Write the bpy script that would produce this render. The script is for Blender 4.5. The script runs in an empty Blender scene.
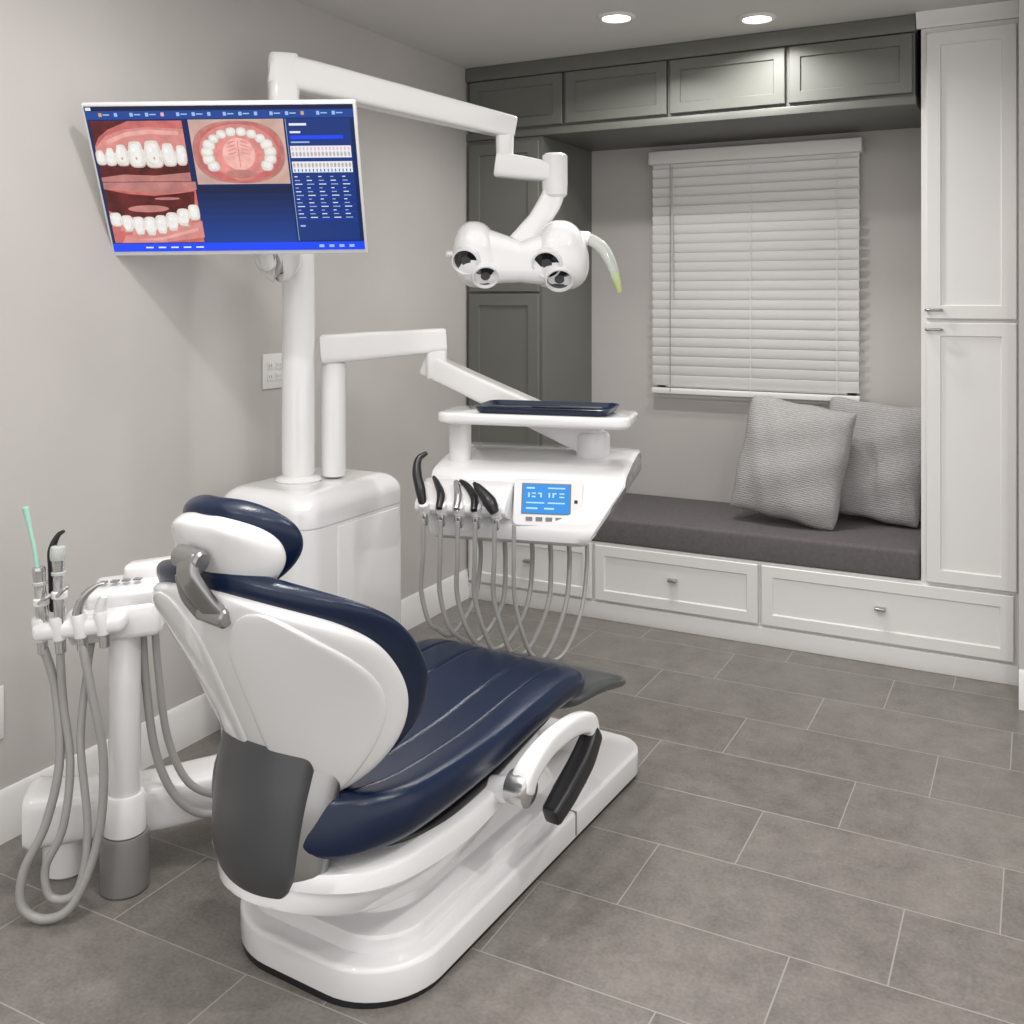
import bpy, bmesh, math, random
from mathutils import Vector, Matrix, Quaternion, Euler
random.seed(4)
scene = bpy.context.scene
COL = scene.collection
try:
    scene.view_settings.view_transform = 'Standard'
except Exception:
    pass

# ------------------------------------------------------------------ materials
def mat(name, color, rough=0.5, metal=0.0, coat=0.0, noise=0.0, nscale=30.0, bump=0.0, bscale=200.0, emit=None, estr=1.0, spec=0.5, trans=0.0):
    m = bpy.data.materials.new(name); m.use_nodes = True
    nt = m.node_tree; b = nt.nodes["Principled BSDF"]
    b.inputs["Base Color"].default_value = (*color, 1)
    b.inputs["Roughness"].default_value = rough
    b.inputs["Metallic"].default_value = metal
    b.inputs["Coat Weight"].default_value = coat
    b.inputs["Coat Roughness"].default_value = 0.05
    b.inputs["Specular IOR Level"].default_value = spec
    b.inputs["Transmission Weight"].default_value = trans
    geo = nt.nodes.new("ShaderNodeNewGeometry")
    if noise > 0:
        n = nt.nodes.new("ShaderNodeTexNoise"); n.inputs["Scale"].default_value = nscale; n.inputs["Detail"].default_value = 6
        nt.links.new(geo.outputs["Position"], n.inputs["Vector"])
        r = nt.nodes.new("ShaderNodeMapRange"); r.inputs[1].default_value = 0.3; r.inputs[2].default_value = 0.7
        r.inputs[3].default_value = 1 - noise; r.inputs[4].default_value = 1 + noise
        nt.links.new(n.outputs[0], r.inputs[0])
        mx = nt.nodes.new("ShaderNodeVectorMath"); mx.operation = 'SCALE'
        mx.inputs[0].default_value = emit if emit else color
        nt.links.new(r.outputs[0], mx.inputs["Scale"])
        nt.links.new(mx.outputs[0], b.inputs["Emission Color" if emit else "Base Color"])
    if bump > 0:
        n2 = nt.nodes.new("ShaderNodeTexNoise"); n2.inputs["Scale"].default_value = bscale; n2.inputs["Detail"].default_value = 3
        nt.links.new(geo.outputs["Position"], n2.inputs["Vector"])
        bp = nt.nodes.new("ShaderNodeBump"); bp.inputs["Strength"].default_value = bump; bp.inputs["Distance"].default_value = 0.002
        nt.links.new(n2.outputs[0], bp.inputs["Height"]); nt.links.new(bp.outputs[0], b.inputs["Normal"])
    if emit:
        if noise <= 0: b.inputs["Emission Color"].default_value = (*emit, 1)
        b.inputs["Emission Strength"].default_value = estr
    return m

def emis(name, c, s=1.0, noise=0.0, nscale=60):
    return mat(name, (0.01, 0.01, 0.01), 0.3, emit=c, estr=s, noise=noise, nscale=nscale)

M_wall = mat("wall_paint", (0.51, 0.488, 0.47), 0.6, noise=0.05, nscale=1.6, bump=0.12, bscale=180)
M_ceil = mat("ceiling_paint", (0.64, 0.625, 0.61), 0.8, noise=0.02, nscale=2)
M_trim = mat("trim_white_paint", (0.78, 0.77, 0.76), 0.35, noise=0.01, nscale=3)
M_cabw = mat("cabinet_white_paint", (0.76, 0.752, 0.74), 0.35, noise=0.01, nscale=3)
M_green = mat("cabinet_green_grey_paint", (0.135, 0.14, 0.125), 0.42, noise=0.04, nscale=4)
M_white = mat("glossy_white_plastic", (0.79, 0.79, 0.795), 0.12, coat=0.9, noise=0.006, nscale=3)
M_whitem = mat("satin_white_metal", (0.77, 0.768, 0.765), 0.18, coat=0.5, noise=0.01, nscale=3)
M_navy = mat("navy_leather", (0.0040, 0.0125, 0.040), 0.25, spec=0.42, bump=0.18, bscale=380, noise=0.08, nscale=12)
M_grey = mat("dark_grey_plastic", (0.06, 0.062, 0.066), 0.30, noise=0.05, nscale=8)
M_midgrey = mat("grey_plastic", (0.20, 0.195, 0.19), 0.35, noise=0.03, nscale=8)
M_foot = mat("foot_plate_grey", (0.09, 0.095, 0.10), 0.26, metal=0.3, noise=0.03, nscale=8)
M_hose = mat("grey_hose_rubber", (0.33, 0.32, 0.312), 0.34, noise=0.03, nscale=20)
M_silver = mat("brushed_silver", (0.62, 0.62, 0.62), 0.2, metal=0.9, noise=0.04, nscale=20)
M_nickel = mat("nickel", (0.38, 0.378, 0.375), 0.28, metal=0.9, noise=0.03, nscale=20)
M_black = mat("black_plastic", (0.012, 0.012, 0.014), 0.3, noise=0.05, nscale=10)
M_lens = mat("dark_glass_lens", (0.012, 0.012, 0.015), 0.06, coat=1.0, noise=0.02, nscale=10)
M_bench = mat("grey_bench_fabric", (0.115, 0.106, 0.107), 0.85, bump=0.5, bscale=500, noise=0.12, nscale=60)
M_blind = mat("white_blind_slat", (0.80, 0.79, 0.78), 0.5, noise=0.01, nscale=3)
M_mint = mat("mint_translucent_plastic", (0.36, 0.62, 0.52), 0.3, noise=0.03, nscale=20)
M_clear = mat("pale_handle_plastic", (0.70, 0.74, 0.70), 0.12, coat=0.5, noise=0.02, nscale=10, trans=0.35)
M_lime = mat("lime_tip", (0.58, 0.68, 0.32), 0.3, noise=0.02, nscale=10, trans=0.2)
M_lamp = emis("downlight_lens", (1, 0.95, 0.88), 9)
M_glass = mat("window_glass_dusk", (0.12, 0.12, 0.13), 0.1, noise=0.02, nscale=2)

def floor_material():
    m = bpy.data.materials.new("stone_tile_floor"); m.use_nodes = True
    nt = m.node_tree; N = nt.nodes; L = nt.links; b = N["Principled BSDF"]
    def math_(op, a, c=None, d=None):
        n = N.new("ShaderNodeMath"); n.operation = op
        for i, v in enumerate([a, c, d]):
            if v is None: continue
            if isinstance(v, (int, float)): n.inputs[i].default_value = v
            else: L.new(v, n.inputs[i])
        return n.outputs[0]
    geo = N.new("ShaderNodeNewGeometry"); sp = N.new("ShaderNodeSeparateXYZ"); L.new(geo.outputs["Position"], sp.inputs[0])
    TY, TX = 0.30, 0.61
    yy = math_('DIVIDE', math_('SUBTRACT', sp.outputs[1], 3.44 - 0.3 * 30), TY)
    row = math_('FLOOR', yy); fy = math_('FRACT', yy)
    xs = math_('SUBTRACT', math_('ADD', sp.outputs[0], 0.08), math_('MULTIPLY', math_('SUBTRACT', row, 30.0), 0.2033))
    xx = math_('DIVIDE', xs, TX); fx = math_('FRACT', xx); cx = math_('FLOOR', xx)
    ex = math_('MULTIPLY', math_('MINIMUM', fx, math_('SUBTRACT', 1.0, fx)), TX)
    ey = math_('MULTIPLY', math_('MINIMUM', fy, math_('SUBTRACT', 1.0, fy)), TY)
    e = math_('MINIMUM', ex, ey)
    g = N.new("ShaderNodeMapRange"); g.inputs[1].default_value = 0.0011; g.inputs[2].default_value = 0.0024
    L.new(e, g.inputs[0])
    cmb = N.new("ShaderNodeCombineXYZ"); L.new(cx, cmb.inputs[0]); L.new(row, cmb.inputs[1])
    wn = N.new("ShaderNodeTexWhiteNoise"); wn.noise_dimensions = '3D'; L.new(cmb.outputs[0], wn.inputs["Vector"])
    addv = N.new("ShaderNodeVectorMath"); addv.operation = 'MULTIPLY_ADD'
    addv.inputs[1].default_value = (7, 7, 7); L.new(wn.outputs["Color"], addv.inputs[0]); L.new(geo.outputs["Position"], addv.inputs[2])
    n1 = N.new("ShaderNodeTexNoise"); n1.inputs["Scale"].default_value = 9; n1.inputs["Detail"].default_value = 12; n1.inputs["Roughness"].default_value = 0.78
    L.new(addv.outputs[0], n1.inputs["Vector"])
    n2 = N.new("ShaderNodeTexNoise"); n2.inputs["Scale"].default_value = 110; n2.inputs["Detail"].default_value = 6
    L.new(geo.outputs["Position"], n2.inputs["Vector"])
    f = math_('ADD', math_('ADD', math_('MULTIPLY', n1.outputs[0], 0.74), math_('MULTIPLY', n2.outputs[0], 0.34)), math_('MULTIPLY', wn.outputs["Value"], 0.06))
    cr = N.new("ShaderNodeValToRGB"); L.new(f, cr.inputs[0])
    cr.color_ramp.elements[0].position = 0.38; cr.color_ramp.elements[0].color = (0.115, 0.104, 0.094, 1)
    cr.color_ramp.elements[1].position = 0.76; cr.color_ramp.elements[1].color = (0.262, 0.242, 0.222, 1)
    mix = N.new("ShaderNodeMix"); mix.data_type = 'RGBA'
    L.new(g.outputs[0], mix.inputs[0]); mix.inputs[6].default_value = (0.34, 0.325, 0.305, 1); L.new(cr.outputs[0], mix.inputs[7])
    L.new(mix.outputs[2], b.inputs["Base Color"])
    rr = N.new("ShaderNodeMapRange"); rr.inputs[3].default_value = 0.22; rr.inputs[4].default_value = 0.40; L.new(n1.outputs[0], rr.inputs[0])
    L.new(rr.outputs[0], b.inputs["Roughness"])
    bp = N.new("ShaderNodeBump"); bp.inputs["Strength"].default_value = 0.4; bp.inputs["Distance"].default_value = 0.002
    hh = math_('ADD', g.outputs[0], math_('MULTIPLY', n2.outputs[0], 0.15)); L.new(hh, bp.inputs["Height"]); L.new(bp.outputs[0], b.inputs["Normal"])
    return m
M_floor = floor_material()

def pillow_material():
    m = mat("ribbed_grey_knit", (0.27, 0.255, 0.25), 0.9)
    nt = m.node_tree; N = nt.nodes; L = nt.links; b = N["Principled BSDF"]
    tc = N.new("ShaderNodeTexCoord")
    w = N.new("ShaderNodeTexWave"); w.bands_direction = 'Z'; w.inputs["Scale"].default_value = 34; w.inputs["Distortion"].default_value = 5
    w.inputs["Detail"].default_value = 4; w.inputs["Detail Scale"].default_value = 3.0
    L.new(tc.outputs["Object"], w.inputs["Vector"])
    cr = N.new("ShaderNodeValToRGB"); L.new(w.outputs[0], cr.inputs[0])
    cr.color_ramp.elements[0].color = (0.32, 0.31, 0.308, 1); cr.color_ramp.elements[1].color = (0.44, 0.428, 0.425, 1)
    L.new(cr.outputs[0], b.inputs["Base Color"])
    bp = N.new("ShaderNodeBump"); bp.inputs["Strength"].default_value = 0.5; bp.inputs["Distance"].default_value = 0.004
    L.new(w.outputs[0], bp.inputs["Height"]); L.new(bp.outputs[0], b.inputs["Normal"])
    return m
M_pillow = pillow_material()

# ------------------------------------------------------------------ helpers
def thing(name, label, cat, loc, rot=(0, 0, 0), group=None):
    e = bpy.data.objects.new(name, None); e.empty_display_size = 0.1
    e.location = loc; e.rotation_euler = rot
    e["label"] = label; e["category"] = cat
    if group: e["group"] = group
    COL.objects.link(e); return e

def place(name, me, mats, parent=None, world=False, label=None, angle=38, kind=None):
    if not isinstance(mats, (list, tuple)): mats = [mats]
    for x in mats: me.materials.append(x)
    mn = Vector((min(v.co[i] for v in me.vertices) for i in range(3)))
    mx = Vector((max(v.co[i] for v in me.vertices) for i in range(3)))
    c = (mn + mx) / 2
    me.transform(Matrix.Translation(-c))
    me.shade_smooth()
    if angle is not None: me.set_sharp_from_angle(angle=math.radians(angle))
    o = bpy.data.objects.new(name, me); COL.objects.link(o)
    off = Vector((0, 0, 0)); p = parent
    while p is not None:
        if p.type == 'EMPTY':
            if world: off += p.location
            break
        off += p.location
        p = p.parent
    o.location = c - off
    if parent is not None: o.parent = parent
    if label: o["label"] = label
    if kind: o["kind"] = kind
    return o

def bm_mesh(bm, name):
    bmesh.ops.recalc_face_normals(bm, faces=bm.faces[:])
    me = bpy.data.meshes.new(name); bm.to_mesh(me); bm.free(); return me

def box(name, x0, x1, y0, y1, z0, z1, m, parent=None, bevel=0.0, world=False, seg=3, rot=None, **k):
    bm = bmesh.new()
    bmesh.ops.create_cube(bm, size=1)
    for v in bm.verts: v.co = Vector((v.co.x * (x1 - x0), v.co.y * (y1 - y0), v.co.z * (z1 - z0)))
    if bevel > 0:
        bmesh.ops.bevel(bm, geom=bm.edges[:], offset=bevel, segments=seg, profile=0.5, affect='EDGES')
    R = Matrix.Identity(3)
    if rot: R = Euler(rot).to_matrix()
    for v in bm.verts: v.co = R @ v.co + Vector(((x0 + x1) / 2, (y0 + y1) / 2, (z0 + z1) / 2))
    return place(name, bm_mesh(bm, name), m, parent, world, **k)

def rrect(x0, x1, y0, y1, r, n=8):
    if not isinstance(r, (list, tuple)): r = [r] * 4
    cs = [(x1 - r[0], y1 - r[0], 0, r[0]), (x0 + r[1], y1 - r[1], 90, r[1]), (x0 + r[2], y0 + r[2], 180, r[2]), (x1 - r[3], y0 + r[3], 270, r[3])]
    out = []
    for cx, cy, a0, rr in cs:
        for i in range(n + 1):
            a = math.radians(a0 + 90 * i / n); out.append((cx + rr * math.cos(a), cy + rr * math.sin(a)))
    return out

def stack(name, rings, m, parent=None, world=False, matfn=None, **k):
    bm = bmesh.new(); vs = []
    for r in rings: vs.append([bm.verts.new(p) for p in r])
    n = len(rings[0])
    for i in range(len(rings) - 1):
        for j in range(n):
            f = bm.faces.new((vs[i][j], vs[i][(j + 1) % n], vs[i + 1][(j + 1) % n], vs[i + 1][j]))
            if matfn: f.material_index = matfn(i, j)
    bm.faces.new(vs[0]); f = bm.faces.new(vs[-1])
    if matfn: f.material_index = matfn(len(rings) - 2, 0)
    return place(name, bm_mesh(bm, name), m, parent, world, **k)

def scaled(outline, inset, z):
    xs = [p[0] for p in outline]; ys = [p[1] for p in outline]
    cx = (min(xs) + max(xs)) / 2; cy = (min(ys) + max(ys)) / 2
    hx = (max(xs) - min(xs)) / 2; hy = (max(ys) - min(ys)) / 2
    return [(cx + (p[0] - cx) * (hx - inset) / hx, cy + (p[1] - cy) * (hy - inset) / hy, z) for p in outline]

def plate(name, outline, z0, z1, m, parent=None, b=0.01, world=False, bot=0.0, **k):
    rings = []
    if bot > 0:
        for i in range(4):
            a = math.radians(90 * i / 4); rings.append(scaled(outline, bot * (1 - math.sin(a)), z0 + bot * (1 - math.cos(a))))
        rings.append(scaled(outline, 0, z0 + bot))
    else:
        rings.append(scaled(outline, 0, z0))
    for i in range(5):
        a = math.radians(90 * i / 4); rings.append(scaled(outline, b * (1 - math.cos(a)), z1 - b + b * math.sin(a)))
    return stack(name, rings, m, parent, world, **k)

def prism(name, outline, axis, a0, a1, m, parent=None, bevel=0.0, world=False, **k):
    bm = bmesh.new()
    def P(u, v, w):
        return {'x': (w, u, v), 'y': (u, w, v), 'z': (u, v, w)}[axis]
    A = [bm.verts.new(P(u, v, a0)) for u, v in outline]; B = [bm.verts.new(P(u, v, a1)) for u, v in outline]
    n = len(A)
    for i in range(n): bm.faces.new((A[i], A[(i + 1) % n], B[(i + 1) % n], B[i]))
    bm.faces.new(A); bm.faces.new(B)
    if bevel > 0:
        bmesh.ops.recalc_face_normals(bm, faces=bm.faces[:])
        bmesh.ops.bevel(bm, geom=bm.edges[:], offset=bevel, segments=3, profile=0.5, affect='EDGES')
    return place(name, bm_mesh(bm, name), m, parent, world, **k)

def catmull(pts, sub):
    P = [Vector(p) for p in pts]
    if len(P) == 2 or sub <= 1: return P, [i for i in range(len(P))]
    out = []; prm = []
    Q = [2 * P[0] - P[1]] + P + [2 * P[-1] - P[-2]]
    for i in range(1, len(Q) - 2):
        p0, p1, p2, p3 = Q[i - 1], Q[i], Q[i + 1], Q[i + 2]
        for s in range(sub):
            t = s / sub
            out.append(0.5 * ((2 * p1) + (-p0 + p2) * t + (2 * p0 - 5 * p1 + 4 * p2 - p3) * t * t + (-p0 + 3 * p1 - 3 * p2 + p3) * t ** 3)); prm.append(i - 1 + t)
    out.append(P[-1]); prm.append(len(P) - 1)
    return out, prm

def sweep(name, pts, rad, m, parent=None, sub=8, seg=14, ex=1.0, up=None, world=False, capround=True, **k):
    C, prm = catmull(pts, sub)
    if not isinstance(rad, list): rad = [rad] * len(pts)
    rad = [(r, r) if isinstance(r, (int, float)) else r for r in rad]
    def R(t):
        i = min(int(t), len(rad) - 2); f = t - i
        return (rad[i][0] * (1 - f) + rad[i + 1][0] * f, rad[i][1] * (1 - f) + rad[i + 1][1] * f)
    T = []
    for i in range(len(C)):
        a = C[max(0, i - 1)]; b = C[min(len(C) - 1, i + 1)]; T.append((b - a).normalized())
    frames = []
    if up is None:
        u = T[0].orthogonal().normalized()
        for i, t in enumerate(T):
            if i > 0:
                q = T[i - 1].rotation_difference(t); u = q @ u
            u = (u - t * u.dot(t)).normalized(); frames.append((u, t.cross(u)))
    else:
        U = Vector(up)
        for t in T:
            s = t.cross(U).normalized(); frames.append((s, s.cross(t).normalized()))
    def ring(c, fr, r, sc=1.0):
        out = []
        for j in range(seg):
            a = 2 * math.pi * (j + 0.5) / seg; ca, sa = math.cos(a), math.sin(a)
            x = math.copysign(abs(ca) ** ex, ca) * r[0] * sc; y = math.copysign(abs(sa) ** ex, sa) * r[1] * sc
            out.append(c + fr[0] * x + fr[1] * y)
        return out
    rings = []
    r0 = R(0); e0 = min(r0) * (0.3 if ex < 1 else 0.6)
    if capround:
        rings.append(ring(C[0], frames[0], r0, 0.65)); rings.append(ring(C[0] + T[0] * e0 * 0.2, frames[0], r0, 0.9))
        rings.append(ring(C[0] + T[0] * e0, frames[0], r0, 1.0))
        for i in range(1, len(C) - 1):
            if (C[i] - C[0]).length > e0 * 1.3 and (C[i] - C[-1]).length > e0 * 1.3:
                rings.append(ring(C[i], frames[i], R(prm[i])))
        r1 = R(prm[-1]); e1 = min(r1) * (0.3 if ex < 1 else 0.6)
        rings.append(ring(C[-1] - T[-1] * e1, frames[-1], r1, 1.0))
        rings.append(ring(C[-1] - T[-1] * e1 * 0.2, frames[-1], r1, 0.9)); rings.append(ring(C[-1], frames[-1], r1, 0.65))
    else:
        for i in range(len(C)): rings.append(ring(C[i], frames[i], R(prm[i])))
    return stack(name, rings, m, parent, world, **k)

def lathe(name, prof, base, axis, m, parent=None, seg=32, world=False, sx=1.0, matfn=None, **k):
    q = Vector((0, 0, 1)).rotation_difference(Vector(axis).normalized()); b = Vector(base)
    rings = []
    for r, z in prof:
        rings.append([b + q @ Vector((r * math.cos(2 * math.pi * j / seg) * sx, r * math.sin(2 * math.pi * j / seg), z)) for j in range(seg)])
    return stack(name, rings, m, parent, world, matfn=matfn, **k)

def interp(tab, s):
    n = len(tab)
    if s <= tab[0][0]: return tab[0][1]
    if s >= tab[-1][0]: return tab[-1][1]
    def slope(i):
        if i == 0: return (tab[1][1] - tab[0][1]) / (tab[1][0] - tab[0][0])
        if i == n - 1: return (tab[-1][1] - tab[-2][1]) / (tab[-1][0] - tab[-2][0])
        return (tab[i + 1][1] - tab[i - 1][1]) / (tab[i + 1][0] - tab[i - 1][0])
    for i in range(n - 1):
        if s <= tab[i + 1][0]:
            h = tab[i + 1][0] - tab[i][0]; t = (s - tab[i][0]) / h
            return ((2*t**3-3*t**2+1) * tab[i][1] + (t**3-2*t**2+t) * h * slope(i) + (-2*t**3+3*t**2) * tab[i+1][1] + (t**3-t**2) * h * slope(i+1))

def pather(path):
    C, prm = catmull([(0, a, b) for a, b in path], 16)
    L = [0]
    for i in range(1, len(C)): L.append(L[-1] + (C[i] - C[i - 1]).length)
    tot = L[-1]
    def at(s):
        d = s * tot
        for i in range(len(C) - 1):
            if d <= L[i + 1] or i == len(C) - 2:
                f = (d - L[i]) / (L[i + 1] - L[i]); return C[i].lerp(C[i + 1], f)
    return at

def slab(name, path, W, o0, T, kc, m, parent=None, sign=1, ns=44, na=44, q=14, groove=None, kpow=2.0, p=6, cx=0.0, endp=18, q0=None, unif=False, **k):
    at = pather(path)
    rings = []
    for i in range(ns):
        s = 0.5 - 0.5 * math.cos(math.pi * (i + 0.35) / (ns - 0.3))
        P = at(s); t = (at(min(1, s + 0.04)) - at(max(0, s - 0.04))).normalized()
        Nn = Vector((0, t.z, -t.y)) * sign
        e = abs(2 * s - 1); es = max(0.0, 1 - e ** endp) ** 0.5
        we = max(0.0, 1 - e ** (q0 if (q0 and s < 0.5) else q)) ** 0.5
        hw = interp(W, s) * we
        Ti = interp(T, s) if isinstance(T, list) else T
        ki = interp(kc, s) if isinstance(kc, list) else kc
        cxx = interp(cx, s) if isinstance(cx, list) else cx
        back, front = [], []
        for j in range(na):
            if unif:
                b_ = -1 + 2 * j / (na - 1); a = b_ * (1.5 - 0.5 * b_ * b_)
            else: a = -math.cos(math.pi * j / (na - 1))
            v = a * hw
            th = max(0.0, 1 - abs(a) ** p) ** 0.5 * es
            base = o0 + ki * abs(v + cxx) ** kpow
            g = groove(s, a) if groove else 0.0
            back.append(P + Vector((v + cxx, 0, 0)) + Nn * (base + Ti / 2 * (1 - th)))
            front.append(P + Vector((v + cxx, 0, 0)) + Nn * (base + Ti / 2 * (1 + th) - g))
        rings.append(back + front[::-1][1:-1])
    return stack(name, rings, m, parent, angle=60, **k)

def channel(name, path, W, T, sec, m, parent, ns=60, q=7, q1=None, angle=32, **k):
    at = pather(path); rings = []
    for i in range(ns):
        s = 0.5 - 0.5 * math.cos(math.pi * (i + 0.35) / (ns - 0.3))
        P = at(s); t = (at(min(1, s + 0.04)) - at(max(0, s - 0.04))).normalized()
        Nn = Vector((0, -t.z, t.y)); e = abs(2 * s - 1)
        qq = q if s < 0.5 else (q1 or q)
        hw = interp(W, s) * max(0.0, 1 - e ** qq) ** 0.5
        Ti = interp(T, s)
        rings.append([P + Vector((u * hw, 0, 0)) + Nn * (h * Ti) for u, h in sec])
    return stack(name, rings, m, parent, angle=angle, **k)

def shaker(name, x0, x1, z0, z1, y, m, parent, fr=0.05, th=0.02, world=True, rec=0.008, **k):
    bm = bmesh.new()
    def rect(a, yy): return [bm.verts.new(p) for p in ((x0 + a, yy, z0 + a), (x1 - a, yy, z0 + a), (x1 - a, yy, z1 - a), (x0 + a, yy, z1 - a))]
    B = rect(0, y + th); A0 = rect(0, y + 0.003); A = rect(0.003, y); I = rect(fr, y); J = rect(fr + 0.004, y + rec)
    for P_, Q_ in ((B, A0), (A0, A), (A, I), (I, J)):
        for i in range(4): bm.faces.new((P_[i], P_[(i + 1) % 4], Q_[(i + 1) % 4], Q_[i]))
    bm.faces.new(J); bm.faces.new(B)
    return place(name, bm_mesh(bm, name), m, parent, world, angle=20, **k)

class Flat:
    def __init__(s): s.bm = bmesh.new(); s.mats = []
    def mi(s, m):
        if m not in s.mats: s.mats.append(m)
        return s.mats.index(m)
    def poly(s, pts, m, y):
        f = s.bm.faces.new([s.bm.verts.new((x, y, z)) for x, z in pts]); f.material_index = s.mi(m)
    def rect(s, x0, x1, z0, z1, m, y): s.poly([(x0, z0), (x1, z0), (x1, z1), (x0, z1)], m, y)
    def ell(s, cx, cz, rx, rz, m, y, n=20, rot=0, a0=0, a1=360, pw=1.0):
        pts = []
        for i in range(n):
            a = math.radians(a0 + (a1 - a0) * i / (n if a1 - a0 >= 360 else n - 1))
            ca, sa = math.cos(a), math.sin(a)
            u = math.copysign(abs(ca) ** pw, ca) * rx; v = math.copysign(abs(sa) ** pw, sa) * rz
            pts.append((cx + u * math.cos(rot) - v * math.sin(rot), cz + u * math.sin(rot) + v * math.cos(rot)))
        s.poly(pts, m, y)
    def done(s, name, parent, **k):
        me = bpy.data.meshes.new(name); s.bm.to_mesh(me); s.bm.free()
        return place(name, me, s.mats, parent, angle=None, **k)

# ------------------------------------------------------------------ room
H = 2.55; XL = -2.45; YC = 4.20; YB = 4.78; XR = -0.065
def struct(o): o["kind"] = "structure"; return o
struct(box("floor", XL - 0.12, 3.2, -2.0, YB + 0.12, -0.1, 0.0, M_floor))
struct(box("ceiling", XL - 0.12, 3.2, -1.0, YB + 0.12, H, H + 0.1, M_ceil))
struct(box("wall_left", XL - 0.12, XL, -2.0, YB + 0.12, 0, H, M_wall))
struct(box("wall_back", XL, XR + 0.3, YB, YB + 0.12, 0, H, M_wall))
struct(box("wall_right", XR, 3.2, 3.97, YB, 0, H, M_wall))
bl = [(XL, 0.0), (XL + 0.016, 0.0), (XL + 0.016, 0.10), (XL + 0.011, 0.112), (XL + 0.011, 0.125), (XL + 0.004, 0.137), (XL, 0.137)]
struct(prism("baseboard_left", bl, 'y', -2.0, YC, M_trim))
br = [(3.97, 0.0), (3.954, 0.0), (3.954, 0.10), (3.959, 0.112), (3.959, 0.125), (3.966, 0.137), (3.97, 0.137)]
struct(prism("baseboard_right", br, 'x', XR, 3.2, M_trim))

# ---- window + blind
wx0, wx1, wz0, wz1 = -1.70, -0.715, 0.985, 2.165
def window():
    fl = Flat()
    y = YB - 0.012
    fl.rect(wx0 + 0.03, wx1 - 0.03, wz0 + 0.03, wz1 - 0.03, M_glass, y)
    for a in ((wx0 + 0.02, wx0 + 0.06, wz0 + .02, wz1 - .02), (wx1 - 0.06, wx1 - 0.02, wz0 + .02, wz1 - .02), (wx0 + .02, wx1 - .02, wz1 - .06, wz1 - .02), (wx0 + .02, wx1 - .02, wz0 + .02, wz0 + .06), (wx0 + .02, wx1 - .02, 1.55, 1.59)):
        fl.rect(*a, M_trim, y - 0.006)
    return fl.done("window_1", None)
struct(window())
bt = thing("window_blind", "closed white horizontal slat blind hanging over the alcove window", "blind", ((wx0 + wx1) / 2, YB - 0.04, wz0))
def slats():
    bm = bmesh.new(); n = 24; top = wz1 - 0.062; bot = wz0 + 0.03
    for i in range(n):
        zc = bot + 0.025 + (top - bot - 0.03) * i / (n - 1)
        w = 0.0268; tilt = math.radians(68); cy = YB - 0.047
        pr = []
        for a in range(7):
            u = -w + 2 * w * a / 6; cr = 0.0025 * (1 - (u / w) ** 2)
            pr.append((cy - u * math.cos(tilt) - cr * math.sin(tilt), zc + u * math.sin(tilt) - cr * math.cos(tilt)))
        pr2 = [(p[0] + 0.0022, p[1] + 0.001) for p in pr[::-1]]
        ring = pr + pr2
        A = [bm.verts.new((wx0 + 0.004, a, b)) for a, b in ring]; B = [bm.verts.new((wx1 - 0.004, a, b)) for a, b in ring]
        m_ = len(A)
        for j in range(m_): bm.faces.new((A[j], A[(j + 1) % m_], B[(j + 1) % m_], B[j]))
        bm.faces.new(A); bm.faces.new(B)
    return place("slats", bm_mesh(bm, "slats"), M_blind, bt, True, angle=40)
slats()
box("valance", wx0 - 0.008, wx1 + 0.012, YB - 0.085, YB - 0.012, wz1 - 0.065, wz1, M_blind, bt, bevel=0.006, world=True)
box("bottom_rail", wx0, wx1, YB - 0.062, YB - 0.032, wz0 - 0.01, wz0 + 0.018, M_blind, bt, bevel=0.005, world=True)
for i, fx in enumerate((0.1, 0.5, 0.9)):
    x = wx0 + (wx1 - wx0) * fx
    box("ladder_cord", x - 0.0012, x + 0.0012, YB - 0.0655, YB - 0.0635, wz0, wz1 - 0.06, M_midgrey if i == 0 else M_blind, bt, world=True)
sweep("tilt_wand", [(wx0 + 0.115, YB - 0.085, wz1 - 0.08), (wx0 + 0.117, YB - 0.086, wz1 - 0.42), (wx0 + 0.118, YB - 0.084, wz1 - 0.72)], 0.0032, M_clear, bt, world=True, sub=2, seg=8)

# ---- green upper cabinets
ZS = 2.20
gx1 = -2.045
xs = [-2.435, -1.93, -1.43, -0.92, -0.43]
for i in range(4):
    a, b = xs[i], xs[i + 1]
    c = thing("upper_cabinet", "grey-green painted shaker upper cabinet below the ceiling", "cabinet", ((a + b) / 2, (YC + YB) / 2, 2.235), group="upper cabinets above the window seat")
    box("body", a, b, YC + 0.001, YB - 0.002, 2.235, 2.48, M_green, c, world=True)
    shaker("door", a + 0.008, b - 0.008, 2.245, 2.478, YC - 0.02, M_green, c, fr=0.045)
struct(box("trim_1", XL + 0.002, -0.425, YC - 0.022, YC + 0.1, 2.482, H - 0.001, M_green, bevel=0.004))
struct(box("trim_2", XL + 0.002, -0.425, YC - 0.012, YB - 0.001, ZS, 2.234, M_green, bevel=0.003))
c = thing("tall_storage_cabinet", "grey-green painted tall shaker cabinet at the end of the window seat", "cabinet", ((XL + gx1) / 2, (YC + YB) / 2, 0.346))
box("body", XL + 0.003, gx1, YC + 0.001, YB - 0.002, 0.346, ZS - 0.001, M_green, c, world=True)
shaker("door", XL + 0.02, gx1 - 0.012, 1.475, ZS - 0.02, YC - 0.02, M_green, c, fr=0.055)
shaker("door", XL + 0.02, gx1 - 0.012, 0.36, 1.465, YC - 0.02, M_green, c, fr=0.055)

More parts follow.
